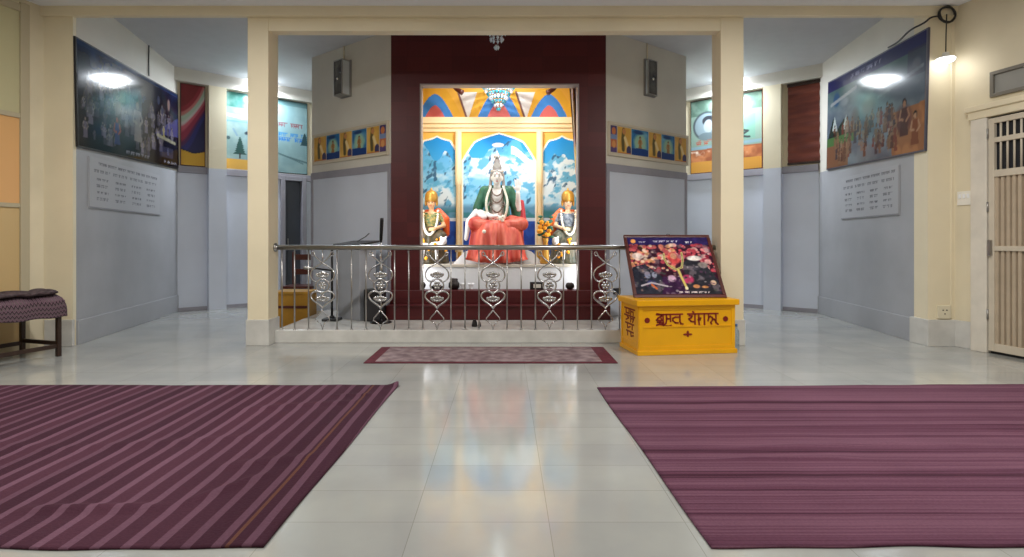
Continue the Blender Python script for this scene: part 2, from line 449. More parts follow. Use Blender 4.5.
# pilasters
def pilaster(W, ta, tb, nm):
    a = MB(); a.box(ta, tb, -.13, 0, 0, ZL, 0); a.box(ta, tb, -.13, 0, ZL, 3.74, 1)
    struct(a.build(nm, [M['dado'], M['cream']], None, W.at(0), W.rot))
tl = W_FARL.t(207); pilaster(W_FARL, tl, tl+.27, 'trim_pilaster_left')
tr = W_FARR.t(783); pilaster(W_FARR, tr-.27, tr, 'trim_pilaster_right')
# apse beyond, only the wall that closes it
WB1 = Wall((-3.35, 10.68), (-1.4, 11.6)); WB2 = Wall((-1.4, 11.6), (1.2, 11.6)); WB3 = Wall((1.2, 11.6), (3.02, 10.62))
for W, nm in ((WB1, 'wall_apse_left'), (WB2, 'wall_apse_back'), (WB3, 'wall_apse_right')): W.slab(nm, 0, CEIL_A, M['cream'])
# doorway in the far left wall
d = struct(bpy.data.objects.new('door_1', None)); COL.objects.link(d); d.location = W_FARL.at(tD0); d.rotation_euler = (0, 0, W_FARL.rot)
wd = tD1-tD0
a = MB(); a.cbox(-.05, .03, -.05, .12, 0, ZL-.02, .005); a.cbox(wd-.03, wd+.05, -.05, .12, 0, ZL-.02, .005); a.cbox(.03, wd-.03, -.05, .12, ZL-.1, ZL-.02, .005); a.build('door_frame', M['band'], d)
a = MB(); a.cbox(.03, wd-.03, .05, .09, .01, ZL-.1, .004)
a.box(.1, wd-.1, .042, .05, 1.25, 2.1); a.box(.1, wd-.1, .042, .05, .2, 1.1)
a.build('doorway_dark_panel', mat('doorway_shade', (58, 62, 72), .5), d)  # dark panel coloured as the unlit interior of the open doorway
a = MB(); a.tube([(.10, .03, 1.05), (.10, .03, 1.2)], .01); a.build('handle', M['steel'], d)

# shrine front with its opening (x -1.128..0.982, z 0.5..3.234)
SX0, SX1, OX0, OX1, OZ0, OZ1, SY = -1.513, 1.34, -1.128, .982, .50, 3.234, 7.30
a = MB()
for bx in ((SX0, OX0, .0, CEIL_A), (OX1, SX1, .0, CEIL_A), (OX0, OX1, OZ1, CEIL_A), (OX0, OX1, 0, OZ0)):
    a.box(bx[0], bx[1], SY, SY+.14, bx[2], bx[3])
struct(a.build('wall_shrine', M['maroon']))
a = MB()
for bx in ((OX0, OX0+.018, OZ0, OZ1), (OX1-.018, OX1, OZ0, OZ1), (OX0+.018, OX1-.018, OZ1-.018, OZ1)):
    a.box(bx[0], bx[1], SY-.012, SY+.14, bx[2], bx[3])
struct(a.build('trim_opening', M['stripe_white']))
a = MB(); a.cbox(SX0+.0, SX1-.0, 6.98, SY, .147, .325, .008); a.cbox(SX0, SX1, 7.22, SY, .325, .50, .008)
struct(a.build('trim_shrine_steps', M['maroon']))
# diagonal walls of the shrine
for W, nm in ((W_DIAGL, 'left'), (W_DIAGR, 'right')):
    W.slab('wall_diagonal_'+nm, 0, CEIL_A, M['white_wall'], .1)
    a = MB()
    a.box(0.0, W.L, -.02, 0, 2.08, 2.18); a.box(0, .05, -.02, 0, .147, 2.08); a.box(W.L-.05, W.L, -.02, 0, .147, 2.08)
    struct(a.build('trim_dado_border_'+nm, M['band'], None, W.at(0), W.rot))
    a = MB(); a.box(.05, W.L-.05, -.008, 0, .10, 2.08); struct(a.build('trim_dado_panel_'+nm, M['dado'], None, W.at(0), W.rot))
Wall((-2.95, 9.9), (-2.95, 8.40)).slab('wall_shrine_left', 0, CEIL_A, M['white_wall'], .1)
Wall((2.75, 8.35), (2.75, 9.9)).slab('wall_shrine_right', 0, CEIL_A, M['white_wall'], .1)
mb = MB(); mb.box(-2.95, 2.75, 9.8, 9.9, 0, CEIL_A); struct(mb.build('wall_shrine_back', M['white_wall']))
# platform
mb = MB(); mb.cbox(-2.60, 2.37, 6.20, 6.98, 0, .147, .008)
mb.prism([(-2.6, 6.97), (2.37, 6.97), (2.37, 8.03), (1.34, 7.29), (-1.513, 7.29), (-2.6, 8.1)], 0, .1465)
struct(mb.build('platform', M['marble']))

# niche interior
NY = 8.60
a = MB(); a.box(-1.6, -1.5, SY+.14, NY+.1, 0, 3.8); struct(a.build('wall_niche_left', M['yellow_wall']))
a = MB(); a.box(1.30, 1.40, SY+.14, NY+.1, 0, 3.8); struct(a.build('wall_niche_right', M['yellow_wall']))
a = MB(); a.box(-1.6, 1.40, SY+.14, NY+.1, 3.72, 3.82); struct(a.build('ceiling_niche', M['ceil']))
S = NY/F   # metres per pixel on the back wall
def nx(px): return (px-CX)*S
def nz(py): return CAMH+(CY-py)*S
cv = Canvas(2.8, 3.72-.8, .0085, (240, 192, 92)); U0, V0 = -1.5, .8
U = cv.U+U0; V = cv.V+V0
PX = U/S+CX; PY = CY-(V-CAMH)/S          # photo-scale drawing units of the wall itself
# mountains, sky and lake inside the three arches
sky = np.zeros_like(cv.C)
g = np.clip((PY-134)/60, 0, 1)[..., None]
sky[:] = (20, 140, 222); sky = sky*(1-g)+np.array((120, 200, 240))*g
ridge = fbm(PX*.045+3, PY*.06, 5); rid2 = fbm(PX*.12+PY*.08, PY*.12-PX*.05, 4)
snow = (PY > 166+26*(fbm(PX*.055, PX*0+2.5, 3)-.5)*2-10)
def put(mask, c):
    m = np.clip(mask, 0, 1)[..., None]; return sky*(1-m)+np.array(c, float)*m
sky = put(snow*np.clip((ridge-.35)*4, .25, 1), (222, 240, 250))
sky = put(snow*np.clip((rid2-.52)*9, 0, .85), (84, 170, 214))
sky = put(snow*np.clip((fbm(PX*.2+9, PY*.17+PX*.1, 3)-.62)*10, 0, .9), (52, 96, 132))
sky = put((snow*0+1)*(np.abs(PY-158-8*np.sin(PX*.12)) < 4)*(np.abs(PX-525) < 14), (250, 252, 255))
sky = put(np.clip((PY-203)/5, 0, 1), (96, 150, 182))
sky = put(np.clip((PY-208)/4, 0, 1)*np.clip((fbm(PX*.15, PY*.3, 3)-.35)*5, 0, 1), (60, 130, 140))
sky = put((PY > 218)*1.0, (40, 84, 176)); sky = put((np.abs(PY-219.5) < 1.6)*1.0, (206, 222, 238))
sky = put((PY > 224)*np.clip((fbm(PX*.2, PY*.12, 3)-.5)*5, 0, .6), (30, 56, 140))
def arch(cx, hw, top, spring):
    q = np.abs(PX-cx)/hw
    lobes = top+(spring-top)*np.clip(q, 0, 1)**2.6 + 2.2*np.abs(np.sin(q*PI*1.5))
    return (q < 1)*(PY > lobes)
for (cx, hw, top, sp) in ((437, 19, 137, 150), (499, 36, 134, 160), (562, 19, 137, 150)):
    edge = arch(cx, hw+1.6, top-1.6, sp-1); cv.mix(edge, (252, 246, 226))
    m = (arch(cx, hw, top, sp) > 0)[..., None]; cv.C = np.where(m, sky, cv.C)
# pointed arches of the frieze
fr = PY < 121
cv.mix(fr*1.0, (226, 172, 66))
for (cx, hw, h) in ((435, 20, 27), (499, 23, 33), (549, 20, 27)):
    for k, (s_, c) in enumerate(((1.45, (222, 168, 50)), (1.0, (62, 132, 206)), (.58, (206, 104, 100)))):
        q = np.abs(PX-cx)/(hw*s_)
        t_ = 121-h*s_*(1-np.clip(q, 0, 1)**1.7)
        cv.mix(fr*(q < 1)*(PY > t_), c)
for cx in (468, 526):
    cv.poly([((x-CX)*S-U0, nz(y)-V0) for x, y in ((cx-9, 92), (cx+9, 92), (cx+1, 117), (cx-2, 117))], (226, 224, 220))
    cv.line([((cx-10-CX)*S-U0, nz(92)-V0), ((cx-1-CX)*S-U0, nz(119)-V0)], .03, (112, 74, 70))
cv.rect(0, 2.8, nz(86)-V0, nz(82)-V0, (170, 110, 150)); cv.rect(0, 2.8, nz(80)-V0, 2.92, (240, 200, 110))
# snow-capped lintel mark over the middle arch
cv.ell((498-CX)*S-U0, nz(145)-V0, 6*S, 2.2*S, (250, 252, 255))
o = cv.build('wall_niche_back', M['print_wall'], None, .1, (U0, NY, V0)); struct(o)
a = MB(); a.box(-1.5, 1.3, NY-.07, NY, nz(124), nz(118)); a.box(-1.5, 1.3, NY-.045, NY, nz(128), nz(124)); a.box(-1.5, 1.3, NY-.02, NY, nz(132), nz(128))
struct(a.build('trim_niche_cornice', M['cornice']))
for k, px in enumerate((458.5, 539.5)):
    a = MB(); x = nx(px); a.lathe([(.05, nz(252)), (.05, nz(246)), (.036, nz(243)), (.036, nz(186)), (.046, nz(185)), (.05, nz(182)), (.05, nz(132))], x, NY-.035, 0, 16)
    struct(a.build('trim_niche_pilaster', M['cornice']))
# drape strip at the right inside edge
# ================================================================= ALTAR
t = thing('altar', 'white marble altar counter with a stepped top inside the shrine', 'altar', (-.073, 7.60, .0))
a = MB(); a.box(-1.4, 1.36, .0, .97, .0, .79); a.build('front_panel', M['white_gloss'], t)
a = MB(); a.cbox(-1.4, 1.36, -.03, .98, .79, .83, .006); a.build('counter_slab', mat('beige_marble', (206, 198, 184), .3), t)
a = MB(); a.prism_y([(-.66, .83), (.62, .83), (.45, 1.0), (.40, 1.02), (-.44, 1.02), (-.50, 1.0)], .16, .97); a.build('raised_tier', M['white_gloss'], t)

# ================================================================= CENTRAL STATUE
def ripple_loft(mb, levels, folds, seg=96, cx=0, cy=0, ph=0.0):
    rings = []
    for z, rx, ry, amp in levels:
        ring = []
        for k in range(seg):
            th = 2*PI*k/seg
            w = 1+amp*(math.sin(folds*th+ph+z*1.3)+.4*math.sin(2.3*folds*th+1))
            ring.append((cx+rx*w*math.cos(th), cy+ry*w*math.sin(th), z))
        rings.append(ring)
    vs = [p for R in rings for p in R]; fs = []
    for i in range(len(rings)-1):
        for k in range(seg): fs.append((i*seg+k, i*seg+(k+1) % seg, (i+1)*seg+(k+1) % seg, (i+1)*seg+k))
    fs.append(tuple(range(seg))[::-1]); fs.append(tuple((len(rings)-1)*seg+k for k in range(seg)))
    mb.add(vs, fs, 0, True)

t = thing('deity_statue', 'large white seated deity statue in green shawl and coral red skirt at shrine centre', 'statue', (-.116, 8.02, 1.02))
dz = -1.02
b = MB()
b.ball((0, -.03, 2.075+dz), (.074, .09, .108)); b.ball((0, -.055, 2.01+dz), (.05, .056, .046)); b.ball((0, -.128, 2.06+dz), (.014, .02, .025))
b.ball((-.078, -.02, 2.06+dz), (.014, .02, .035)); b.ball((.078, -.02, 2.06+dz), (.014, .02, .035))
b.capsule((0, -.01, 2.0+dz), (0, 0, 1.84+dz), .05, .06)
b.ball((0, 0, 1.77+dz), (.155, .11, .16)); b.ball((0, -.01, 1.57+dz), (.125, .105, .17)); b.capsule((-.15, .01, 1.87+dz), (.15, .01, 1.87+dz), .055, .055)
b.capsule((-.185, 0, 1.86+dz), (-.285, -.03, 1.58+dz), .058, .047); b.capsule((-.285, -.03, 1.58+dz), (-.07, -.24, 1.50+dz), .046, .032)
b.capsule((.185, 0, 1.86+dz), (.31, -.05, 1.62+dz), .058, .047); b.capsule((.31, -.05, 1.62+dz), (.30, -.20, 1.83+dz), .045, .031)
# resting hand (viewer's left arm) and raised palm
b.ball((-.03, -.255, 1.50+dz), (.05, .035, .024))
for k, (dx, dy) in enumerate(((.05, .0), (.056, -.018), (.052, -.036), (.04, -.052))):
    b.capsule((.0+dx*.3, -.245+dy*.6, 1.50+dz), (.02+dx, -.25+dy, 1.492+dz), .012, .009)
b.capsule((-.03, -.26, 1.51+dz), (.01, -.225, 1.535+dz), .013, .010)
b.ball((.30, -.205, 1.90+dz), (.045, .02, .052))
for k, (dx, L) in enumerate(((-.036, .075), (-.012, .09), (.012, .085), (.035, .066))):
    b.capsule((.30+dx*.9, -.205, 1.935+dz), (.30+dx*1.25, -.21, 1.945+L+dz), .012, .009)
b.capsule((.265, -.205, 1.885+dz), (.225, -.212, 1.935+dz), .014, .010)
body = blob('body', b, M['statue'], t, .008, 4)
for q in (-1, 1):
    b = MB(); b.ball((q*.029, -.108, 2.085+dz), (.014, .008, .007)); b.build('eye', M['darkeye'], body)
    b = MB(); b.tube([(q*.046, -.100, 2.107+dz), (q*.03, -.110, 2.113+dz), (q*.013, -.114, 2.106+dz)], .0035, 6); b.build('eyebrow', M['darkeye'], body)
b = MB(); b.ball((0, -.108, 2.012+dz), (.02, .008, .007)); b.build('lips', M['lips'], body)
b = MB(); b.ball((0, -.115, 2.125+dz), (.007, .005, .016)); b.build('forehead_mark', M['lips'], body)
b = MB()
b.ball((0, .012, 2.12+dz), (.092, .098, .09)); b.ball((0, .02, 2.22+dz), (.07, .07, .08)); b.ball((0, .02, 2.31+dz), (.045, .045, .06))
for s in (-1, 1):
    b.capsule((s*.082, .015, 2.12+dz), (s*.10, -.01, 1.93+dz), .026, .026); b.capsule((s*.10, -.03, 1.93+dz), (s*.12, -.125, 1.66+dz), .026, .014)
blob('hair', b, M['hair'], t, .010, 3)
b = MB(); b.lathe([(.098, 0), (.102, .012), (.094, .03), (.082, .036)], 0, .01, 2.15+dz, 24); b.lathe([(.05, 0), (.055, .015), (.03, .05), (.012, .085), (.004, .11)], 0, .02, 2.365+dz, 16)
b.prism_y([(-.05, 2.23+dz), (0, 2.30+dz), (.05, 2.23+dz), (0, 2.19+dz)], -.115, -.09); b.build('crown', mat('silver_crown', (226, 224, 220), .25, .5), t)
# green shawl over the shoulders
b = MB()
for q in (-1, 1):
    b.capsule((q*.08, .03, 1.93+dz), (q*.18, .0, 1.88+dz), .045, .07); b.capsule((q*.18, .0, 1.88+dz), (q*.27, -.02, 1.64+dz), .078, .078); b.capsule((q*.275, -.0, 1.62+dz), (q*.30, .02, 1.44+dz), .08, .07)
    b.capsule((q*.125, -.07, 1.88+dz), (q*.15, -.11, 1.52+dz), .042, .04)
b.capsule((-.13, .06, 1.85+dz), (.13, .06, 1.85+dz), .07, .07)
blob('green_shawl', b, M['green_cloth'], t, .012, 4)
b = MB(); b.capsule((.36, .02, 1.72+dz), (.37, .0, 1.45+dz), .035, .06); b.capsule((.37, 0, 1.47+dz), (.24, -.03, 1.43+dz), .06, .06); blob('red_sash', b, mat('deep_red_silk', (178, 46, 56), .45), t, .012, 3)
b = MB(); b.capsule((-.30, -.14, 1.58+dz), (-.40, -.24, 1.42+dz), .035, .045); b.capsule((-.40, -.24, 1.42+dz), (-.43, -.28, 1.18+dz), .045, .03); b.capsule((-.30, -.12, 1.54+dz), (-.18, -.2, 1.49+dz), .04, .045); blob('white_shawl_end', b, M['white_cloth'], t, .012, 3)
# crossed legs under the skirt and the cloth falling to the counter
b = MB()
b.capsule((-.10, 0, 1.43+dz), (-.33, -.22, 1.39+dz), .12, .10); b.capsule((.10, 0, 1.43+dz), (.35, -.22, 1.39+dz), .12, .10)
b.capsule((-.33, -.22, 1.38+dz), (.12, -.30, 1.36+dz), .09, .07); b.capsule((.35, -.22, 1.38+dz), (-.12, -.30, 1.36+dz), .09, .07)
ripple_loft(b, [(1.44+dz, .30, .24, .01), (1.38+dz, .385, .31, .02), (1.25+dz, .37, .32, .05), (1.10+dz, .36, .33, .07), (1.022+dz, .37, .335, .08)], 13, cy=-.03)
blob('red_skirt', b, M['red_cloth'], t, .012, 2)
# front fall of the skirt over the edge of the tier
b = MB(); n = 60; vs = []; fs = []
prof = [(1.40, -.40, .30), (1.25, -.43, .37), (1.10, -.45, .39), (1.0, -.47, .40), (.92, -.485, .42), (.845, -.49, .44)]
for i, (z, y, w) in enumerate(prof):
    for k in range(n+1):
        u = -1+2*k/n; am = .014+.046*i/5
        vs.append((w*u, y+.20*u*u*(1-i/7)+am*math.sin(u*14+.6*math.sin(u*5)), z+dz+(.05*u*u if i == len(prof)-1 else 0)))
m_ = len(vs); vs += [(x, y+.02, z) for x, y, z in vs]
for i in range(len(prof)-1):
    for k in range(n):
        q = i*(n+1)+k; f = (q, q+1, q+n+2, q+n+1); fs.append(f); fs.append(tuple(j+m_ for j in f[::-1]))
rim = [k for k in range(n+1)]+[i*(n+1)+n for i in range(1, len(prof))]+[(len(prof)-1)*(n+1)+k for k in range(n-1, -1, -1)]+[i*(n+1) for i in range(len(prof)-2, 0, -1)]
for i in range(len(rim)): p, q = rim[i], rim[(i+1) % len(rim)]; fs.append((p, p+m_, q+m_, q))
b.add(vs, fs, 0, True); b.build('skirt_front_fall', M['red_cloth'], t)
# necklaces and garland
b = MB()
for (w, zb, r) in ((.075, 1.80, .010), (.10, 1.70, .011), (.125, 1.56, .013)):
    pts = []
    for k in range(25):
        th = PI*k/24; pts.append((-w*math.cos(th), -.055-.075*math.sin(th)**.7, (1.90-(1.90-zb)*math.sin(th))+dz))
    for p in pts: b.ball(p, r, 8, 5)
b.build('bead_necklaces', mat('brown_bead', (120, 100, 86), .5), t)
b = MB()
for s in (-1, 1):
    for k in range(22):
        q = k/21; b.ball((s*(.09+.06*math.sin(q*PI*.9)), -.09-.07*q-.07*math.sin(q*PI), (1.93-.45*q)+dz), .018, 8, 5)
for k in range(9):
    th = PI*k/8; b.ball((-.1*math.cos(th), -.20, 1.48-.05*math.sin(th)+dz), .018, 8, 5)
b.build('flower_garland', M['garland'], t)
b = MB()
for (x, y, z) in ((-.17, -.46, 1.28), (.08, -.33, 1.44), (.05, -.34, 1.47), (.09, -.34, 1.49)): b.ball((x, y, z+dz), .026, 8, 6)
b.build('loose_blossoms', M['garland'], t)

# ================================================================= SIDE STATUES
def side_statue(x, y, mirror, label, robe, sash, skin, robe2):
    t = thing('deity_figure', label, 'statue', (x, y, .83), 0, 'small deity statues on the altar')
    s = mirror; B = .83
    b = MB()
    b.ball((0, -.02, 1.69-B), (.06, .068, .08)); b.ball((0, -.092, 1.685-B), (.01, .014, .018)); b.capsule((0, 0, 1.64-B), (0, 0, 1.56-B), .034, .042)
    b.ball((0, 0, 1.46-B), (.115, .08, .12)); b.ball((0, 0, 1.33-B), (.10, .085, .11)); b.capsule((-.11, 0, 1.53-B), (.11, 0, 1.53-B), .042, .042)
    for q in (-1, 1):
        b.capsule((q*.135, 0, 1.52-B), (q*.185, -.05, 1.37-B), .04, .032)
    b.capsule((-s*.185, -.05, 1.37-B), (-s*.12, -.19, 1.47-B), .031, .022); b.capsule((s*.185, -.05, 1.37-B), (s*.07, -.19, 1.32-B), .031, .022)
    for (hx, hz, up) in ((-s*.11, 1.50, 1), (s*.05, 1.315, 0)):
        b.ball((hx, -.20, hz-B), (.028, .016, .032))
        for k in range(4):
            o_ = -.02+.0135*k
            if up: b.capsule((hx+o_, -.20, hz+.02-B), (hx+o_*1.25, -.205, hz+.06+.008*(k in (1, 2))-B), .008, .006)
            else: b.capsule((hx-s*.015, -.20+o_*.5, hz+o_-B), (hx-s*.06, -.215, hz+o_-B), .008, .006)
        b.capsule((hx+s*.02, -.2, hz-B), (hx+s*.045, -.205, hz+.03-B), .009, .007)
    body = blob('body', b, skin, t, .008, 4)
    for q in (-1, 1): b = MB(); b.ball((q*.022, -.080, 1.70-B), (.010, .006, .006)); b.build('eye', M['darkeye'], body)
    b = MB(); b.tube([(-.02, -.082, 1.652-B), (0, -.085, 1.65-B), (.02, -.082, 1.652-B)], .004, 6); b.build('mouth', M['lips'], body)
    b = MB(); b.ball((0, .004, 1.45-B), (.125, .094, .125)); b.capsule((-.115, .002, 1.525-B), (.115, .002, 1.525-B), .047, .047); b.ball((0, .004, 1.34-B), (.108, .092, .10))
    for q in (-1, 1): b.capsule((q*.135, 0, 1.52-B), (q*.165, -.03, 1.44-B), .047, .042)
    blob('blouse', b, robe2, t, .01, 2)
    b = MB(); b.lathe([(.082, -.01), (.092, .02), (.094, .06), (.088, .10), (.07, .135), (.04, .155), (.014, .165), (.016, .18), (.004, .20)], 0, .0, 1.72-B, 20)
    for q in (-1, 1): b.ball((q*.078, 0, 1.70-B), (.02, .022, .05))
    b.build('gilt_crown', M['gold'], t)
    b = MB(); ripple_loft(b, [(1.36-B, .11, .09, .01), (1.28-B, .17, .17, .03), (1.16-B, .21, .21, .05), (1.0-B, .23, .22, .06), (.835-B, .25, .23, .06)], 11, cy=-.02); b.capsule((-.08, -.05, 1.27-B), (-.17, -.15, 1.22-B), .085, .07); b.capsule((.08, -.05, 1.27-B), (.17, -.15, 1.22-B), .085, .07)
    blob('brocade_robe', b, robe, t, .011, 2)
    b = MB(); b.capsule((s*.10, .03, 1.58-B), (s*.20, .0, 1.46-B), .05, .065); b.capsule((s*.20, 0, 1.46-B), (s*.215, .01, 1.26-B), .065, .05); b.capsule((-.08, .07, 1.56-B), (.08, .07, 1.56-B), .05, .05)
    blob('shoulder_sash', b, sash, t, .011, 3)
    b = MB()
    for k in range(34):
        th = PI*k/33; w = .105
        b.ball((-w*math.cos(th), -.07-.14*math.sin(th), 1.58-.34*math.sin(th)**.8-B), .019, 8, 5)
    b.build('white_garland', M['garland'], t)
    b = MB(); rr = random.Random(int(abs(x)*100))
    for k in range(16):
        th = rr.uniform(-2.6, -.5); z = rr.uniform(.9, 1.2); r_ = .235+.05*(1.2-z)/.3
        b = MB(); b.ball((r_*math.cos(th), -.02+r_*math.sin(th), z-B), rr.uniform(.016, .026), 10, 6); b.build('marigold', M['marigold'], t)
    b = MB()
    b.capsule((-.10, -.20, 1.08-B), (.16, -.20, 1.10-B), .045, .05); b.ball((.20*s, -.24, 1.15-B), (.05, .06, .055)); b.ball((.20*s, -.30, 1.13-B), (.03, .03, .025))
    b.capsule((.10, -.22, 1.06-B), (.11, -.25, .90-B), .028, .02); b.capsule((-.08, -.22, 1.06-B), (-.09, -.25, .90-B), .028, .02)
    b.ball((.165*s, -.22, 1.205-B), .016); b.ball((.235*s, -.22, 1.205-B), .016)
    blob('seat_animal', b, M['white_cloth'], t, .01, 3)
    return t
side_statue(-1.06, 7.92, 1, 'small gold-crowned deity statue with orange sash at the left end of the altar', M['dark_cloth'], M['orange_cloth'], M['skin_tan'], mat('green_gold_brocade', (70, 112, 70), .5, rgb2=(190, 160, 90), nscale=30))
side_statue(.905, 7.92, -1, 'small gold-crowned deity statue with pale sash and marigolds at the right end of the altar', mat('grey_green_brocade', (70, 80, 70), .5, rgb2=(110, 104, 84), nscale=24), mat('bright_orange_cloth', (226, 108, 48), .45), mat('painted_pale_skin', (228, 196, 160), .4), mat('blue_white_brocade', (150, 160, 170), .5, rgb2=(70, 84, 100), nscale=26))
# marigold bunch beside the right statue
t = thing('marigold_bunch', 'hanging bunch of orange marigolds and green leaves beside the right altar statue', 'flowers', (.565, 7.67, .833))
b = MB(); rr = random.Random(5)
b.lathe([(.07, 0), (.085, .03), (.05, .12), (.035, .3), (.05, .36)], 0, 0, 0, 16); b.build('vase', M['gold'], t)
b = MB()
for k in range(22): b.ball((rr.uniform(-.09, .07), rr.uniform(-.09, .04), rr.uniform(.40, .58)), rr.uniform(.02, .036), 8, 6)
b.build('blossoms', M['marigold'], t)
b = MB()
for k in range(18):
    p = Vector((rr.uniform(-.1, .08), rr.uniform(-.06, .06), rr.uniform(.36, .66))); b.ball(p, (.035, .012, .02), 8, 5); b.tube([(0, 0, .34), p], .004, 5)
b.build('leaves', M['green_cloth'], t)

# drape hanging inside the right edge of the opening
b = MB(); n = 40; vs = []; fs = []
for i, z in enumerate((3.72, 3.3, 2.9, 2.5, 2.1, 1.9)):
    for k in range(n+1):
        u = k/n; q = .20*(1-.62*(i/5)**.8)
        xl = .845+.16*(i/5)**.7; vs.append((xl+(1.12-xl)*u, 7.66+.16*u+.022*math.sin(u*22+i*.4), z))
m_ = len(vs); vs += [(x+.006, y+.01, z) for x, y, z in vs]
for i in range(5):
    for k in range(n):
        q = i*(n+1)+k; f = (q, q+1, q+n+2, q+n+1); fs.append(f); fs.append(tuple(j+m_ for j in f[::-1]))
b.add(vs, fs, 0, True)
tag(b.build('shrine_drape', mat('olive_purple_drape', (150, 130, 70), .6, rgb2=(118, 92, 128), nscale=7, stretch=(6, 6, .4))), 'olive and purple drape tied at the right inner edge of the shrine opening', 'curtain')

# chandelier in the shrine
def chandelier(x, y, ztop, R, H, label, tiers, lit, ms):
    t = thing('chandelier', label, 'chandelier', (x, y, ztop), 0, 'crystal chandeliers')
    a = MB(); a.lathe([(.012, 0), (.07*R/.25, 0), (.06*R/.25, -.03), (.015, -.04), (.008, -.05), (.008, -H*.55), (.02, -H*.58)], 0, 0, 0, 16); a.build('ceiling_rod', M['steel'], t)
    if lit:
        a = MB(); a.ball((0, -.02, -H*.42), .06, 14, 10); a.build('bulb', mat('soft_bulb', (255, 255, 255), .3, emit=(240, 246, 255), estr=3), t)
    for i in range(tiers):
        q = i/max(1, tiers-1); r = R*(1-q)+.02; z = -H*(.38+.62*q)
        a = MB(); a.tube([(r*math.cos(2*PI*k/28), r*math.sin(2*PI*k/28), z+.022) for k in range(28)], .005, 6, True)
        a.build('ring', M['gold'] if lit else M['chrome'], t)
        a = MB(); n = max(5, int(2*PI*r/.05))
        for k in range(n):
            th = 2*PI*(k+.5*(i % 2))/n; cx, cy = r*math.cos(th), r*math.sin(th); h = .034; w = .019
            a.add([(cx, cy, z-h), (cx+w, cy, z), (cx, cy+w, z), (cx-w, cy, z), (cx, cy-w, z), (cx, cy, z+h*.7)], [(0, 2, 1), (0, 3, 2), (0, 4, 3), (0, 1, 4), (5, 1, 2), (5, 2, 3), (5, 3, 4), (5, 4, 1)])
        a.build('crystal_tier', ms[i % len(ms)], t)
    return t
chandelier(-.095, 8.12, 3.72, .255, .62, 'lit blue-white crystal chandelier hanging inside the shrine above the statue', 8, True, [M['crystal'], M['crystal_teal']])
chandelier(-.10, 6.62, CEIL_A, .16, .47, 'small unlit crystal chandelier hanging behind the centre beam', 4, False, [M['crystal']])
# little spotlights
for (px, lab) in ((454, 'small brown spotlight at the top left inside the shrine'), (556, 'small brown spotlight at the top right inside the shrine')):
    Y = 8.2; x = (px-CX)*Y/F; z = CAMH+(CY-91)*Y/F
    t = thing('spotlight', lab, 'spotlight', (x, Y, 3.72), 0, 'spotlights inside the shrine')
    a = MB(); a.lathe([(.03, 0), (.03, -.015), (.008, -.02), (.008, z-3.72+.05)], 0, 0, 0, 12); a.build('stem', M['blackm'], t)
    a = MB(); d = 1 if px < 500 else -1
    a.tube([(0, 0, z-3.72+.05), (d*.03, -.01, z-3.72+.03), (d*.09, -.02, z-3.72-.01), (d*.13, -.03, z-3.72-.035)], [.02, .03, .036, .042], 12); a.build('lamp_head', M['redwood'], t)

# small vessels on the ledge before the altar
def vessel(px, prof, m, label, cat='pot', y=7.40, name='bronze_pot'):
    a = MB(); a.lathe(prof, 0, 0, 0, 18)
    return tag(a.build(name, m, None, ((px-CX)*y/F, y, .50)), label, cat, 'small vessels on the shrine ledge')
cup = [(.02, 0), (.03, .01), (.02, .025), (.04, .06), (.045, .085), (.038, .085)]
pot = [(.035, 0), (.06, .03), (.066, .06), (.045, .095), (.03, .105), (.042, .125), (.036, .125)]
dk = mat('dark_bronze', (48, 42, 42), .35, .6)
vessel(421, pot, dk, 'dark bronze pot at the left end of the shrine ledge')
vessel(437, [(.05, 0), (.075, .02), (.08, .045), (.07, .045), (.06, .02)], dk, 'dark shallow bowl on the ledge behind the third railing scroll', 'bowl', name='offering_bowl')
vessel(454, [(.05, 0), (.075, .03), (.075, .08), (.05, .115), (.055, .14), (.03, .15)], dk, 'largest dark bronze pot on the shrine ledge, left of the white cups')
vessel(463, cup, M['white_gloss'], 'white cup nearest the dark pot on the shrine ledge', 'cup', name='cup')
vessel(471, cup, M['white_gloss'], 'white cup farther from the dark pot on the shrine ledge', 'cup', name='cup')
vessel(570, [(.03, 0), (.055, .02), (.062, .05), (.05, .08), (.03, .09)], dk, 'round dark pot alone at the right end of the shrine ledge')
t = thing('offering_case', 'low black case with a pale window on the right half of the shrine ledge', 'case', ((537-CX)*7.385/F, 7.385, .50))
a = MB(); a.cbox(-.095, .095, -.045, .045, 0, .10, .008); a.build('case_body', M['black'], t)
a = MB(); a.box(-.05, .05, -.05, -.044, .025, .075); a.build('window', M['plastic_white'], t)

# ================================================================= RAILING
RY, RZ = 6.225, 1.077
t = thing('railing', 'steel railing with chrome heart scrollwork along the platform edge', 'railing', (-.11, RY, .147))
X0 = -.11; zb = .147
a = MB(); a.tube([(-2.495, 0, RZ-zb), (2.485, 0, RZ-zb)], .028, 16); hr = a.build('handrail', M['steel'], t)
a = MB(); a.lathe([(.05, 0), (.05, .012), (.032, .02), (.032, .03)], 0, 0, 0, 18)
fl = a.build('end_flange', M['steel'], hr); fl.rotation_euler = (0, PI/2, 0); fl.location = (-2.492, 0, RZ-zb)
orn_px = [322.5, 380.5, 437, 493, 549.5, 605.5, 661.5, 717]
xs_or = [(p-CX)*RY/F-X0 for p in orn_px]
bars = []
for i in range(len(xs_or)-1):
    g = (xs_or[i+1]-xs_or[i]); bars += [xs_or[i]+g*q for q in (.25, .5, .75)]
bars += [xs_or[0]-.158*k for k in (1, 2)] + [xs_or[0]-.158*2.9]
bars = [x for x in bars if -2.47 < x < 2.46]
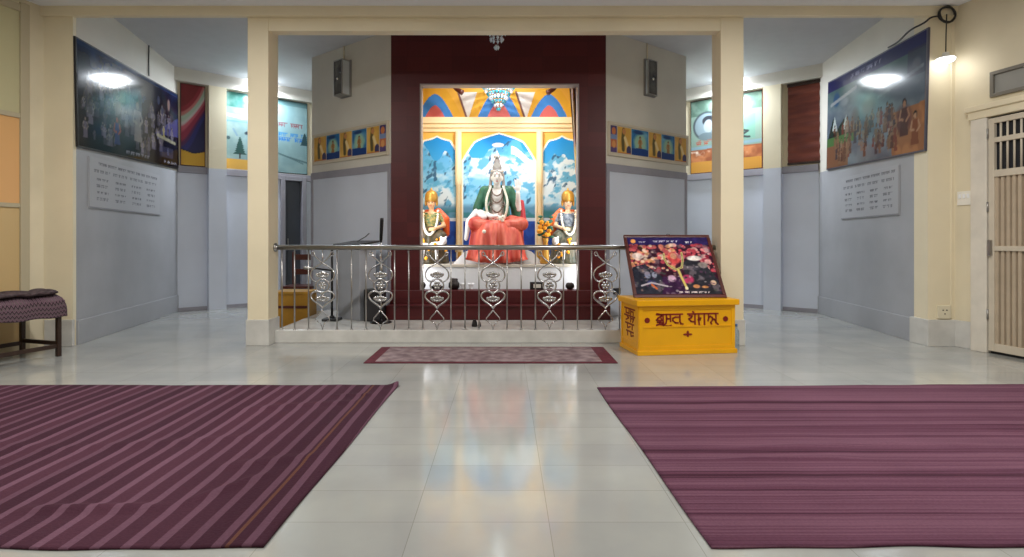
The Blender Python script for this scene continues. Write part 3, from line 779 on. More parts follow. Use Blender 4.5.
for x in bars:
    a = MB(); a.tube([(x, 0, 0), (x, 0, RZ-zb)], .008, 10); bl = a.build('baluster', M['steel'], t); a = MB(); a.lathe([(.02, 0), (.02, .008), (.01, .014)], x, 0, 0, 10); a.build('foot_collar', M['steel'], bl)
def heart(cx, cz, w, h, up=1, n=40):
    pts = []
    for k in range(n):
        th = 2*PI*k/n
        x = 16*math.sin(th)**3/16; z = (13*math.cos(th)-5*math.cos(2*th)-2*math.cos(3*th)-math.cos(4*th))/17
        pts.append((cx+w*x, 0, cz+up*h*(z+.12)))
    return pts
def ornament(x):
    o = MB(); r = .0085
    zc = lambda py: CAMH-(py-CY)*RY/F-zb
    o.tube(heart(x, zc(299.5), .135, .115), .011, 8, True)                       # lower heart
    o.tube([(x+.075*math.cos(2*PI*k/28), 0, zc(285.5)+.075*math.sin(2*PI*k/28)) for k in range(28)], r, 8, True)   # ring
    for s in (-1, 1):                                                             # spade with its open ogee top
        pts = [(.10, 252), (.085, 256), (.045, 259.5), (.0, 263), (-.05, 265.5), (-.105, 268.5), (-.134, 273), (-.132, 277.5), (-.10, 281), (-.055, 282), (-.028, 280)]
        # smooth the polyline
        P = [(x+s*p, .0, zc(q)) for p, q in pts]
        for _ in range(2):
            Q = [P[0]]
            for i in range(len(P)-1):
                A, B = P[i], P[i+1]; Q += [tuple(.75*A[j]+.25*B[j] for j in range(3)), tuple(.25*A[j]+.75*B[j] for j in range(3))]
            Q.append(P[-1]); P = Q
        o.tube(P, r, 8)
        c = [(x+s*(.10+.025*math.cos(th)), 0, zc(252)-.0+.025*math.sin(th)-.02) for th in [PI*.5-k*.5 for k in range(9)]]; o.tube(c, .006, 6)
        P = [(x, 0, zc(310)), (x+s*.02, 0, zc(312.5)), (x+s*.05, 0, zc(315.5)), (x+s*.075, 0, zc(318)), (x+s*.08, 0, zc(320.5)), (x+s*.055, 0, zc(321.5))]; o.tube(P, .007, 6)
        o.tube([(x+s*.055, 0, zc(321.5)), (x+s*.02, 0, zc(324)), (x, 0, 0)], .006, 6)
    o.tube([(x, 0, zc(252)-.0), (x, 0, RZ-zb)], .008, 8); o.tube([(x, 0, zc(263)), (x, 0, zc(252))], .008, 8)
    p = o.build('scroll_panel', M['chrome'], t)
    for zc_, n in ((zc(274.5), 5), (zc(298.5), 5)):                               # cast leaf motifs
        o = MB(); o.tube([(x-.075, 0, zc_-.012), (x, 0, zc_-.02), (x+.075, 0, zc_-.012)], .006, 6)
        for k in range(n):
            u = (k-(n-1)/2)/((n-1)/2)
            o.ball((x+u*.06, 0, zc_+.012*(1-abs(u))), (.019, .009, .026-.006*abs(u)), 10, 6)
            o.ball((x+u*.05, 0, zc_-.03+.01*abs(u)), (.014, .008, .014), 8, 5)
        o.build('leaf_motif', M['chrome'], p)
    o = MB()
    for k in range(6):
        th = 2*PI*k/6; o.ball((x+.032*math.cos(th), 0, zc(285.5)+.032*math.sin(th)), (.018, .009, .018), 8, 5)
    o.ball((x, 0, zc(285.5)), (.02, .012, .02), 8, 6); o.build('flower_motif', M['chrome'], p)
for x in xs_or: ornament(x)

# ================================================================= DONATION BOX AND PICTURE
BR = math.radians(8); bw, bd = 1.03, .50
t = thing('donation_box', 'bright yellow wooden donation box with red lettering before the right column', 'donation box', (1.345, 5.52, 0), BR)
a = MB(); a.cbox(0, bw, 0, bd, 0.02, .50, .006)
a.box(.012, bw-.012, -.006, .0, .285, .289)
a.build('body', M['yellow'], t)
a = MB(); a.cbox(-.02, bw+.02, -.02, bd+.01, 0, .045, .006); a.build('plinth', M['yellow'], t)
a = MB(); a.cbox(-.035, bw+.035, -.035, bd+.02, .495, .555, .008); a.build('lid', M['yellow'], t)
a = MB(); a.box(.0, .04, -.008, 0, .045, .495); a.box(bw-.04, bw, -.008, 0, .045, .495); a.box(.04, bw-.04, -.008, 0, .045, .085); a.box(.04, bw-.04, -.008, 0, .455, .495); a.box(.04, bw-.04, -.006, 0, .275, .287)
a.box(-.008, 0, .0, .04, .045, .495); a.box(-.008, 0, bd-.04, bd, .045, .495); a.box(-.008, 0, .04, bd-.04, .10, .12); a.build('face_battens', M['yellow'], t)
def strokes(a, lines, fx, fz, wd, plane):
    for ln in lines:
        P = [(fx(x), fz(y)) for x, y in ln]
        for (x1, z1), (x2, z2) in zip(P[:-1], P[1:]):
            L = math.hypot(x2-x1, z2-z1) or 1e-6; ux, uz = (x2-x1)/L*wd/2, (z2-z1)/L*wd/2; px_, pz = -uz, ux
            q = [(x1-ux+px_, z1-uz+pz), (x1-ux-px_, z1-uz-pz), (x2+ux-px_, z2+uz-pz), (x2+ux+px_, z2+uz+pz)]
            if plane == 'front': a.add([(x, -.0045, z) for x, z in q]+[(x, .0, z) for x, z in q], [(0, 1, 2, 3), (7, 6, 5, 4), (0, 4, 5, 1), (1, 5, 6, 2), (2, 6, 7, 3), (3, 7, 4, 0)])
            else: a.add([(-.0045, x, z) for x, z in q]+[(0, x, z) for x, z in q], [(0, 1, 2, 3), (7, 6, 5, 4), (0, 4, 5, 1), (1, 5, 6, 2), (2, 6, 7, 3), (3, 7, 4, 0)])
w1 = [[(100, 140), (640, 140)], [(110, 125), (190, 140), (200, 175), (130, 215), (100, 255), (165, 265)], [(190, 215), (210, 265), (165, 300), (120, 300)], [(120, 300), (215, 320), (235, 365), (160, 345), (105, 362)],
      [(232, 140), (240, 300), (250, 380)], [(305, 140), (308, 250), (300, 300)], [(308, 215), (345, 235), (385, 230)], [(385, 140), (390, 285)], [(290, 330), (250, 380)], [(300, 385), (350, 395), (400, 378)],
      [(590, 205), (500, 200), (440, 225), (440, 270), (490, 320), (545, 325)], [(588, 140), (592, 300), (610, 340), (650, 350)]]
w2 = [[(120, 140), (760, 140)], [(225, 95), (240, 105)], [(150, 175), (205, 185), (190, 220), (140, 245), (190, 300), (270, 310)], [(268, 140), (272, 355)], [(350, 140), (352, 235), (390, 235), (375, 270), (340, 265)], [(345, 265), (362, 370)],
      [(470, 140), (474, 370)], [(560, 150), (565, 225), (550, 290)], [(565, 225), (600, 200), (640, 225), (650, 270), (610, 330), (625, 360)], [(650, 250), (690, 270), (715, 300)], [(718, 140), (722, 330), (765, 372)]]
fz = lambda v: .50-.0105-(v/21.33+308-306.5)*.01012
a = MB()
sc = bw/(735-639.5)
strokes(a, w1, lambda u: (u/21.33+652-639.5)*sc, fz, .016, 'front'); strokes(a, w2, lambda u: (u/21.33+682-639.5)*sc, fz, .016, 'front')
a.build('front_lettering', M['redpaint'], t)
for px in (647.5, 725.5):                                     # painted rosettes
    a = MB()
    cx, cz = (px-639.5)*sc, fz(260)
    for k in range(8):
        th = 2*PI*k/8; cxx, czz = cx+.017*math.cos(th), cz+.017*math.sin(th)
        a.prism_y([(cxx+.012*math.cos(2*PI*j/10), czz+.012*math.sin(2*PI*j/10)) for j in range(10)], -.004, 0)
    a.prism_y([(cx+.014*math.cos(2*PI*j/12), cz+.014*math.sin(2*PI*j/12)) for j in range(12)], -.0045, 0)
    a.build('painted_rosette', M['redpaint'], t)
a = MB(); cx, cz = (687.5-639.5)*sc, .205                              # little three-leaf mark
for (dx, dzz, rx, rz) in ((0, .012, .013, .022), (-.026, -.004, .022, .010), (.026, -.004, .022, .010), (0, -.018, .012, .012)):
    a.prism_y([(cx+dx+rx*math.cos(2*PI*j/14), cz+dzz+rz*math.sin(2*PI*j/14)) for j in range(14)], -.0045, 0)
a.build('painted_leaf_mark', M['redpaint'], t)
a = MB()   # lettering on the left side, three short lines
sd = [[(0, 0), (100, 0)], [(15, 0), (15, 40), (45, 40), (45, 0)], [(60, 0), (60, 45)], [(60, 20), (85, 20), (85, 45)],
      [(0, 60), (100, 60)], [(20, 60), (40, 80), (15, 100)], [(60, 60), (60, 105)], [(60, 80), (90, 75), (80, 105)],
      [(10, 125), (90, 125)], [(25, 125), (30, 165), (55, 150)], [(75, 125), (75, 165)], [(20, 190), (85, 190)], [(30, 190), (30, 225)], [(60, 190), (65, 225), (85, 215)]]
strokes(a, sd, lambda u: .40-u*.0029, lambda v: .44-v*.00125, .016, 'side'); a.build('side_lettering', M['redpaint'], t)

# framed picture leaning on the box top against the handrail
tilt = math.atan2(.52, .66); pw, ph = .975, .84
t = thing('framed_picture', 'brown framed colourful devotional picture leaning on the yellow box against the handrail', 'picture', (1.348, 5.745, .562))
t.rotation_euler = (-tilt, 0, 0)
a = MB(); fwid = .035
a.cbox(0, pw, 0, .03, 0, fwid, .006); a.cbox(0, pw, 0, .03, ph-fwid, ph, .006); a.cbox(0, fwid, 0, .03, fwid, ph-fwid, .006); a.cbox(pw-fwid, pw, 0, .03, fwid, ph-fwid, .006); a.box(.02, pw-.02, .016, .026, .02, ph-.02)
fr_ = a.build('frame', M['redwood'], t)
a = MB(); a.tube([(pw*.53+.02*math.cos(2*PI*k/16), .02, ph+.012+.012*math.sin(2*PI*k/16)) for k in range(16)], .003, 6, True); a.build('hanging_ring', M['blackm'], fr_)
w_, h_ = pw-2*fwid, ph-2*fwid
cv = Canvas(w_, h_, .006, (58, 28, 44)); rng = random.Random(11)
cv.rect(0, w_, h_*.86, h_, (48, 38, 92)); cv.words(w_*.32, w_*.62, h_*.925, .022, (206, 200, 226), rng); cv.words(w_*.14, w_*.22, h_*.91, .018, (180, 170, 200), rng); cv.words(w_*.72, w_*.8, h_*.91, .02, (230, 226, 236), rng); cv.ell(w_*.07, h_*.93, .028, .03, (232, 160, 90))
nz_ = fbm(cv.U*9, cv.V*9, 4); reg = (cv.V < h_*.86)
flow = [(206, 150, 106), (196, 92, 96), (224, 196, 176), (160, 62, 76), (216, 130, 110)]
for k in range(230):
    cx, cy = rng.uniform(0, w_), rng.uniform(h_*.40, h_*.86); right = cx/w_
    c = rng.choice(flow if right < .55 else [(186, 70, 84), (210, 120, 124), (150, 44, 66), (226, 170, 168)])
    r = rng.uniform(.012, .034); cv.ell(cx, cy, r, r*.9, c, soft=.5)
cv.poly([(0, 0), (w_*.30, 0), (w_*.34, h_*.30), (w_*.16, h_*.52), (0, h_*.46)], (44, 46, 58)); cv.poly([(w_*.62, 0), (w_, 0), (w_, h_*.22), (w_*.9, h_*.50), (w_*.74, h_*.62), (w_*.62, h_*.55)], (46, 46, 54))
cv.poly([(w_*.3, 0), (w_*.62, 0), (w_*.62, h_*.28), (w_*.34, h_*.3)], (58, 34, 66))
for (cx, cy, rx, ry, c) in ((.09, .66, .07, .06, (226, 200, 190)), (.10, .66, .03, .03, (240, 220, 214)), (.78, .62, .09, .045, (236, 226, 222)), (.86, .50, .06, .05, (150, 140, 136)), (.74, .46, .08, .05, (66, 64, 74)), (.45, .27, .05, .055, (216, 176, 206)), (.64, .26, .07, .075, (176, 60, 100)), (.53, .62, .075, .10, (196, 74, 74)), (.53, .66, .04, .055, (216, 150, 120)), (.17, .33, .035, .06, (130, 134, 160)), (.25, .33, .03, .05, (142, 146, 168)), (.2, .2, .05, .04, (60, 64, 110)), (.93, .20, .035, .04, (222, 190, 160)), (.72, .14, .04, .03, (206, 140, 92)), (.82, .13, .04, .02, (190, 130, 84)), (.14, .80, .03, .035, (60, 40, 40))):
    cv.ell(cx*w_, cy*h_, rx*w_, ry*h_, c, soft=.35)
tex = fbm(cv.U*26, cv.V*26, 4); cv.C = cv.C*(.72+.6*tex[..., None]); cv.mix(np.clip((fbm(cv.U*14+5, cv.V*14, 3)-.55)*5, 0, .5)*(cv.V < h_*.86), (150, 132, 140))
for k in range(90):
    cx, cy = rng.uniform(0, w_), rng.uniform(h_*.06, h_*.5); cv.ell(cx, cy, rng.uniform(.006, .02), rng.uniform(.006, .018), rng.choice([(120, 112, 124), (70, 80, 74), (150, 120, 110), (96, 60, 90), (36, 36, 46), (180, 170, 176)]), soft=.5, a=.7)
gp = [(.42+.0*k, .70) for k in range(1)]+[(.41, .62), (.44, .50), (.52, .42), (.60, .46), (.63, .58), (.64, .72)]
cv.line([(x*w_, y*h_) for x, y in gp], .022, (226, 206, 140)); cv.line([(x*w_, y*h_) for x, y in gp], .008, (90, 120, 60))
cv.line([(.55*w_, .42*h_), (.57*w_, .28*h_), (.6*w_, .12*h_)], .026, (216, 196, 110)); cv.ell(.6*w_, .11*h_, .018, .02, (240, 230, 190))
cv.line([(.08*w_, .15*h_), (.2*w_, .20*h_), (.38*w_, .14*h_)], .02, (186, 178, 190)); cv.line([(.2*w_, .17*h_), (.25*w_, .1*h_)], .02, (210, 110, 60))
cv.words(w_*.5, w_*.86, h_*.045, .022, (232, 216, 220), rng); cv.rect(0, w_, 0, h_*.012, (70, 26, 40))
cv.build('print', M['print_gloss'], t, .006, (fwid, .008, fwid))

# water bottle behind the box
a = MB(); a.lathe([(.028, 0), (.033, .008), (.033, .05), (.030, .055), (.033, .06), (.033, .16), (.028, .19), (.014, .225), (.014, .24)], 0, 0, 0, 18)
t = thing('water_bottle', 'small clear plastic water bottle on the floor beside the yellow box', 'bottle', (2.47, 5.88, 0))
a.build('bottle_body', mat('clear_plastic', (200, 222, 236), .08, trans=.8), t)
a = MB(); a.lathe([(.016, .24), (.016, .262), (.013, .265)], 0, 0, 0, 14); a.build('cap', mat('blue_plastic', (70, 110, 170), .4), t)

# ================================================================= CARPETS
def carpet_mat(name, axis):
    m, N, L, b = new_mat(name)
    tc = N.new('ShaderNodeTexCoord'); sx = N.new('ShaderNodeSeparateXYZ'); L.new(tc.outputs['Object'], sx.inputs[0])
    def noise(scale, st, det=4):
        mp = N.new('ShaderNodeMapping'); mp.inputs['Scale'].default_value = st; L.new(tc.outputs['Object'], mp.inputs['Vector'])
        n = N.new('ShaderNodeTexNoise'); n.inputs['Scale'].default_value = scale; n.inputs['Detail'].default_value = det; L.new(mp.outputs[0], n.inputs['Vector']); return n.outputs['Fac']
    def math_(op, a, b_=None):
        n = N.new('ShaderNodeMath'); n.operation = op
        for i, q in enumerate((a, b_)):
            if q is None: continue
            if isinstance(q, (int, float)): n.inputs[i].default_value = q
            else: L.new(q, n.inputs[i])
        return n.outputs[0]
    def mix(f, a, c, bt='MIX'):
        n = N.new('ShaderNodeMixRGB'); n.blend_type = bt
        if isinstance(f, (int, float)): n.inputs[0].default_value = f
        else: L.new(f, n.inputs[0])
        for i, q in ((1, a), (2, c)):
            if isinstance(q, tuple): n.inputs[i].default_value = (*q, 1)
            else: L.new(q, n.inputs[i])
        return n.outputs[0]
    if axis == 'x':      # stripes running away from the viewer, a pale one every 0.112 m
        wob = math_('MULTIPLY', math_('SUBTRACT', noise(1.2, (1, 1, 1)), .5), .02)
        p = math_('DIVIDE', math_('ADD', sx.outputs['X'], wob), .112)
        fr = math_('FRACT', p); cell = math_('FLOOR', p)
        wn = N.new('ShaderNodeTexWhiteNoise'); wn.noise_dimensions = '1D'; L.new(cell, wn.inputs['W'])
        base = mix(wn.outputs['Value'], lin((60, 32, 45)), lin((79, 46, 60)))
        pale = math_('MULTIPLY', math_('LESS_THAN', fr, .33), math_('ADD', math_('MULTIPLY', wn.outputs['Value'], .4), .55))
        col = mix(pale, base, lin((110, 78, 94)))
        ln = math_('MULTIPLY', math_('LESS_THAN', math_('ABSOLUTE', math_('SUBTRACT', math_('ADD', sx.outputs['X'], wob), -.165)), .008), .2)
        col = mix(ln, col, lin((166, 116, 70)))
        st = (30, 2, 1)
    else:                # streaks running across
        n1 = noise(1.0, (.10, 9, 1), 9); n2 = noise(1.0, (.25, 60, 1), 4)
        r = N.new('ShaderNodeValToRGB'); e = r.color_ramp.elements
        e[0].position = .40; e[0].color = (*lin((58, 28, 42)), 1); e[1].position = .56; e[1].color = (*lin((111, 75, 92)), 1)
        k = e.new(.46); k.color = (*lin((90, 54, 72)), 1)
        L.new(math_('ADD', math_('MULTIPLY', n1, .62), math_('MULTIPLY', n2, .38)), r.inputs['Fac'])
        col = r.outputs['Color']; st = (2, 30, 1)
    weave = noise(14, (6, 6, 1), 3); blot = noise(2.2, (1, 1, 1), 5)
    col = mix(.55, col, mix(weave, (.62, .62, .62), (1.3, 1.3, 1.3)), 'MULTIPLY'); col = mix(.4, col, mix(blot, (.6, .58, .6), (1.35, 1.35, 1.35)), 'MULTIPLY')
    L.new(col, b.inputs['Base Color']); b.inputs['Roughness'].default_value = .95; b.inputs['Specular IOR Level'].default_value = .15
    b.inputs['Sheen Weight'].default_value = 0
    bp = N.new('ShaderNodeBump'); bp.inputs['Strength'].default_value = .5; bp.inputs['Distance'].default_value = .006
    L.new(weave, bp.inputs['Height']); L.new(bp.outputs['Normal'], b.inputs['Normal'])
    return m
def carpet(name, x0, x1, y0, y1, far_dy, ridges, m, label, nxx, nyy, corner=None, edges=(0, 0)):
    rx = x1 if abs(x1) < abs(x0) else x0
    vs = []; fs = []
    def h(x, y):
        z = .010+.004*float(fbm(np.array(x*2.3+40), np.array(y*2.3+40), 3)-.5)*2
        for (ax, ay, bx, by, H, w) in ridges:
            L2 = (bx-ax)**2+(by-ay)**2; q = min(1, max(0, ((x-ax)*(bx-ax)+(y-ay)*(by-ay))/L2)); d = math.hypot(x-ax-q*(bx-ax), y-ay-q*(by-ay))
            fade = min(1, 4*min(q, 1-q)+.02); z += H*fade*math.exp(-(d/w)**2)
        if corner:
            d = math.hypot(x-corner[0], y-corner[1]); z += .03*math.exp(-(d/.05)**2)
        return max(.004, z)
    for j in range(nyy+1):
        v = j/nyy
        for i in range(nxx+1):
            u = i/nxx; x = x0+(x1-x0)*u; y = y0+(y1-y0)*v+far_dy*u*v
            ey = .008*math.sin(x*5.1)+.005*math.sin(x*13+1); y += ey*(1-v)*.8+ey*.4*v
            if v == 0 and False: pass
            x += .004*math.sin(y*4.3+1)+edges[0]*(v-.5)
            vs.append((x-rx, y-y0, h(x, y)))
    n = len(vs); vs += [(x, y, .001) for x, y, z in vs]; W = nxx+1
    for j in range(nyy):
        for i in range(nxx):
            q = j*W+i; fs.append((q, q+1, q+W+1, q+W)); fs.append((n+q, n+q+W, n+q+W+1, n+q+1))
    rim = [i for i in range(W)]+[j*W+nxx for j in range(1, nyy+1)]+[nyy*W+i for i in range(nxx-1, -1, -1)]+[j*W for j in range(nyy-1, 0, -1)]
    for k in range(len(rim)): p, q = rim[k], rim[(k+1) % len(rim)]; fs.append((p, n+p, n+q, q))
    b = MB(); b.add(vs, fs, 0, True)
    return tag(b.build(name, m, None, (rx, y0, 0)), label, 'carpet', 'striped carpets on the hall floor')
carpet('striped_carpet', -4.6, -.875, 2.05, 4.36, 0, [(-2.1, 2.33, -1.42, 2.36, .020, .035), (-1.42, 2.36, -1.15, 2.72, .014, .03), (-1.5, 2.75, -.95, 2.95, .010, .05), (-2.6, 3.0, -1.2, 3.25, .007, .05), (-1.9, 3.7, -.9, 3.95, .008, .05), (-3.6, 3.2, -2.3, 3.0, .006, .05), (-1.3, 4.05, -.95, 4.1, .008, .03)],
       carpet_mat('maroon_carpet_long_stripes', 'x'), 'plum striped carpet whose stripes run towards the shrine, on the floor below the bench', 210, 120, (-.85, 4.36), (.055, 0))
carpet('striped_carpet', 0.745, 4.95, 2.06, 4.30, .11, [(1.2, 3.03, 2.2, 3.09, .010, .022), (1.1, 2.87, 1.9, 2.90, .013, .022), (2.0, 3.1, 2.7, 3.08, .008, .02), (1.3, 2.44, 3.2, 2.46, .007, .03), (1.0, 2.62, 3.0, 2.64, .007, .025), (1.6, 3.4, 3.6, 3.42, .006, .03)],
       carpet_mat('maroon_carpet_cross_streaks', 'y'), 'plum carpet with streaks running sideways, on the floor before the yellow box', 200, 120, None, (-.055, 0))
# runner
t = thing('runner_mat', 'narrow faded maroon runner mat on the floor in front of the railing', 'mat', (-.14, 5.55, 0))
a = MB(); a.cbox(-1.19, 1.20, -.39, .39, .001, .008, .003); a.build('border', mat('maroon_pile', (92, 28, 44), .95, noise=.3, nscale=30), t)
a = MB(); a.cbox(-1.09, 1.06, -.345, .345, .008, .010, .0008); a.build('patterned_field', mat('faded_rose_pile', (150, 132, 134), .95, rgb2=(108, 88, 93), nscale=9, noise=.1), t)

# ================================================================= BENCH
d_ = Vector((-.30, -.954)); bx0 = Vector((-4.43, 5.50))
t = thing('bench', 'low dark wood bench covered by a zigzag cloth against the left wall', 'bench', (bx0.x, bx0.y, 0), math.atan2(d_.y, d_.x)+PI)
# local x runs along the bench (0 = far end towards shrine, negative towards the viewer), local +y towards the wall
BL, BW = 1.2, .56
def leg(x, y):
    a = MB(); a.cbox(x-.019, x+.019, y-.019, y+.019, 0, .54, .004); a.build('leg', M['brown_wood'], t)
for x in (-.02, -BL+.02):
    for y in (.02, BW-.02): leg(x, y)
a = MB(); a.cbox(-BL, 0, 0, BW, .52, .565, .008); a.build('seat_board', M['brown_wood'], t)
for y in (.007, BW-.033): a = MB(); a.cbox(-BL+.04, -.04, y, y+.026, .085, .125, .004); a.build('long_stretcher', M['brown_wood'], t)
for x in (-.035, -BL+.005): a = MB(); a.cbox(x, x+.026, .04, BW-.04, .11, .15, .004); a.build('end_stretcher', M['brown_wood'], t)
def zig():
    m, N, L, b = new_mat('zigzag_cloth')
    tc = N.new('ShaderNodeTexCoord'); sx = N.new('ShaderNodeSeparateXYZ'); L.new(tc.outputs['Object'], sx.inputs[0])
    def mt(op, a, c=None):
        n = N.new('ShaderNodeMath'); n.operation = op
        for i, q in enumerate((a, c)):
            if q is None: continue
            if isinstance(q, (int, float)): n.inputs[i].default_value = q
            else: L.new(q, n.inputs[i])
        return n.outputs[0]
    along = mt('SUBTRACT', sx.outputs['X'], 0)
    tri = mt('PINGPONG', along, .016)
    across = mt('SUBTRACT', sx.outputs['Z'], sx.outputs['Y'])
    v = mt('FRACT', mt('DIVIDE', mt('ADD', across, mt('MULTIPLY', tri, 1.5)), .040))
    r = N.new('ShaderNodeValToRGB'); r.color_ramp.interpolation = 'CONSTANT'; e = r.color_ramp.elements
    e[0].color = (*lin((44, 27, 37)), 1); e[1].position = .36; e[1].color = (*lin((112, 86, 98)), 1)
    k = e.new(.62); k.color = (*lin((84, 64, 76)), 1); k = e.new(.80); k.color = (*lin((104, 90, 92)), 1)
    L.new(v, r.inputs['Fac']); L.new(r.outputs['Color'], b.inputs['Base Color']); b.inputs['Roughness'].default_value = .9
    return m
M['zig'] = zig()
def drape_cloth(name, x0, x1, prof, m, par, n=90, amp=.006, seed=1):
    """prof: (y,z) section; extruded along x with gentle waves and thickness"""
    vs = []; fs = []; k = len(prof)
    for i in range(n+1):
        x = x0+(x1-x0)*i/n
        for j, (y, z) in enumerate(prof):
            e = min(j, k-1-j)/(k/2); w = (1-e)
            vs.append((x, y+amp*1.6*w*math.sin(x*21+seed), z+amp*w*math.sin(x*33+seed*2)+.5*amp*math.sin(x*9+y*14)))
    N_ = len(vs)
    ny_ = [(-1 if j < k/2 else 1) for j in range(k)]
    vs += [(x, y*.985+.003, z-.006) for x, y, z in vs]
    for i in range(n):
        for j in range(k-1):
            q = i*k+j; fs.append((q, q+1, q+k+1, q+k)); fs.append((N_+q, N_+q+k, N_+q+k+1, N_+q+1))
    rim = [j for j in range(k)]+[i*k+k-1 for i in range(1, n+1)]+[n*k+j for j in range(k-2, -1, -1)]+[i*k for i in range(n-1, 0, -1)]
    for q in range(len(rim)): p, r_ = rim[q], rim[(q+1) % len(rim)]; fs.append((p, N_+p, N_+r_, r_))
    b = MB(); b.add(vs, fs, 0, True); return b.build(name, m, par)
rootc = thing('bench_cloth', 'plum and grey zigzag woven cloth draped over the bench by the left wall', 'cloth', t.location, t.rotation_euler[2])
# rounded cloth that wraps the top and hangs at the long sides and the far end
nu, nv = 70, 40; vs = []; fs = []
def sect(v):   # v 0..1 from front hem over the top to the back hem -> (y,z)
    pts = [(-.035, .405), (-.03, .50), (-.012, .565), (.03, .60), (.10, .618), (.28, .624), (.46, .618), (BW-.03, .60), (BW+.012, .565), (BW+.03, .50), (BW+.035, .44)]
    q = v*(len(pts)-1); i = min(int(q), len(pts)-2); f = q-i
    return pts[i][0]*(1-f)+pts[i+1][0]*f, pts[i][1]*(1-f)+pts[i+1][1]*f
for i in range(nu+1):
    u = i/nu; x = -BL-.02+(BL+.02)*min(1, u/.93)
    end = max(0, (u-.93)/.07)
    for j in range(nv+1):
        y, z = sect(j/nv); c = .28
        if end > 0:
            sc_ = 1; x_ = .035*math.sin(end*PI/2)
            ztop = min(z, .60-(.60-.42)*end**1.6) if end > 0 else z
            vs.append((x+x_, c+(y-c)*(1-.03*end), ztop+.006*math.sin(y*30)*end))
        else: vs.append((x, y+.005*math.sin(x*24+1), z+.006*math.sin(x*19)*(1 if j in (0, nv) else .3)+.004*math.sin(x*7+y*9)))
n0 = len(vs); vs += [(x-.004, .28+(y-.28)*.988, z-.005) for x, y, z in vs]; k = nv+1
for i in range(nu):
    for j in range(nv):
        q = i*k+j; fs.append((q, q+1, q+k+1, q+k)); fs.append((n0+q, n0+q+k, n0+q+k+1, n0+q+1))
rim = [j for j in range(k)]+[i*k+k-1 for i in range(1, nu+1)]+[nu*k+j for j in range(k-2, -1, -1)]+[i*k for i in range(nu-1, 0, -1)]
for q in range(len(rim)): p, r_ = rim[q], rim[(q+1) % len(rim)]; fs.append((p, n0+p, n0+r_, r_))
b = MB(); b.add(vs, fs, 0, True); b.build('draped_cloth', M['zig'], rootc)
# crumpled strip lying along the top
b = MB()
rr = random.Random(12)
for i in range(46):
    x = .0-1.02*i/45
    b.ball((x-.03, .13+.05*math.sin(x*9), .640+.006*math.sin(i)), (.05, .10+.02*math.sin(i*.7), .022+.006*math.sin(i*1.3)), 12, 8)
    b.ball((x-.05, .17+.07*math.sin(x*13+1), .655+.006*math.sin(i*.6)), (.06, .035+.02*rr.random(), .020), 12, 8)
    b.ball((x-.05, .05+.03*math.sin(x*17), .640), (.05, .03+.01*rr.random(), .018), 12, 8)
o = blob('rumpled_shawl', b, mat('dark_zigzag_shawl', (44, 32, 37), .9, rgb2=(84, 68, 72), nscale=30, stretch=(1, 1, 2)), None, .012, 2)
o.location = t.location; o.rotation_euler = t.rotation_euler
tag(o, 'dark rumpled shawl lying bunched along the top of the bench cloth', 'shawl')

# ================================================================= SIDE WALL POSTERS
def poster(W, px0, px1, z0, z1, label, draw, frame_m, prm, cat='poster', name='poster', px=.012, fw_=.02, group=None, inset=0.0, depth=.024, tilt=0.0):
    ta, tb = W.t(px0), W.t(px1); ta, tb = min(ta, tb), max(ta, tb)
    w, h = tb-ta, z1-z0
    t = thing(name, label, cat, W.at(ta, inset, z0), W.rot, group); t.rotation_euler[1] = tilt
    a = MB(); a.cbox(0, w, -depth, 0, 0, h, .004); a.build('frame', frame_m, t)
    cv = Canvas(w-2*fw_, h-2*fw_, px); draw(cv)
    cv.build('print', prm, t, .005, (fw_, -depth-.004, fw_))
    return t
def draw_left(c):
    rng = random.Random(21); w, h = c.w, c.h
    c.C[:] = (22, 22, 34); n = fbm(c.U*3, c.V*3, 4); c.mix(np.clip((c.V/h-.45)*2, 0, 1)*np.clip((n-.3)*2, 0, 1), (28, 52, 100)); c.mix(np.clip((.35-c.V/h)*3, 0, 1), (18, 14, 20))
    c.poly([(w*.68, h*.36), (w, h*.42), (w, h*.68), (w*.86, h*.56)], (70, 70, 118), .8)
    for k in range(95):
        x, y = rng.uniform(.02, .97)*w, rng.uniform(.04, .62)*h; s = rng.uniform(.12, .30)
        g = rng.uniform(70, 150); c.figure(x, y, s, (g*.8, g*.75, g*.85), (g, g*.92, g*.85), a=.75)
    for k in range(30):
        x, y = rng.uniform(.02, .95)*w, rng.uniform(.5, .85)*h; g = rng.uniform(40, 90); c.ell(x, y, rng.uniform(.02, .07), rng.uniform(.02, .05), (g*.8, g*.85, g*1.1), soft=.7, a=.6)
    c.figure(w*.50, h*.20, h*.50, (128, 120, 116), (150, 140, 130), a=.85); c.figure(w*.30, h*.1, h*.32, (40, 50, 100), (140, 70, 60), a=.9); c.ell(w*.45, h*.42, .36, .22, (120, 112, 112), soft=.9, a=.45)
    c.line([(w*.72, h*.36), (w*.95, h*.32)], .05, (150, 146, 120), .8); c.figure(w*.80, h*.36, h*.16, (132, 122, 80), (150, 140, 120)); c.rect(w*.74, w*.92, h*.1, h*.24, (66, 66, 90), .6)
    c.ell(w*.87, h*.80, .05, .09, (150, 120, 112), soft=.5, a=.8); c.ell(w*.74, h*.80, .05, .07, (70, 76, 100), soft=.6, a=.8)
    c.words(w*.38, w*.62, h*.045, .04, (120, 118, 126), rng); c.words(w*.80, w*.97, h*.05, .04, (140, 138, 146), rng)
    c.line([(0, .01), (w, .01)], .02, (14, 12, 16)); c.rect(0, w, h*.96, h, (40, 60, 96), .7)
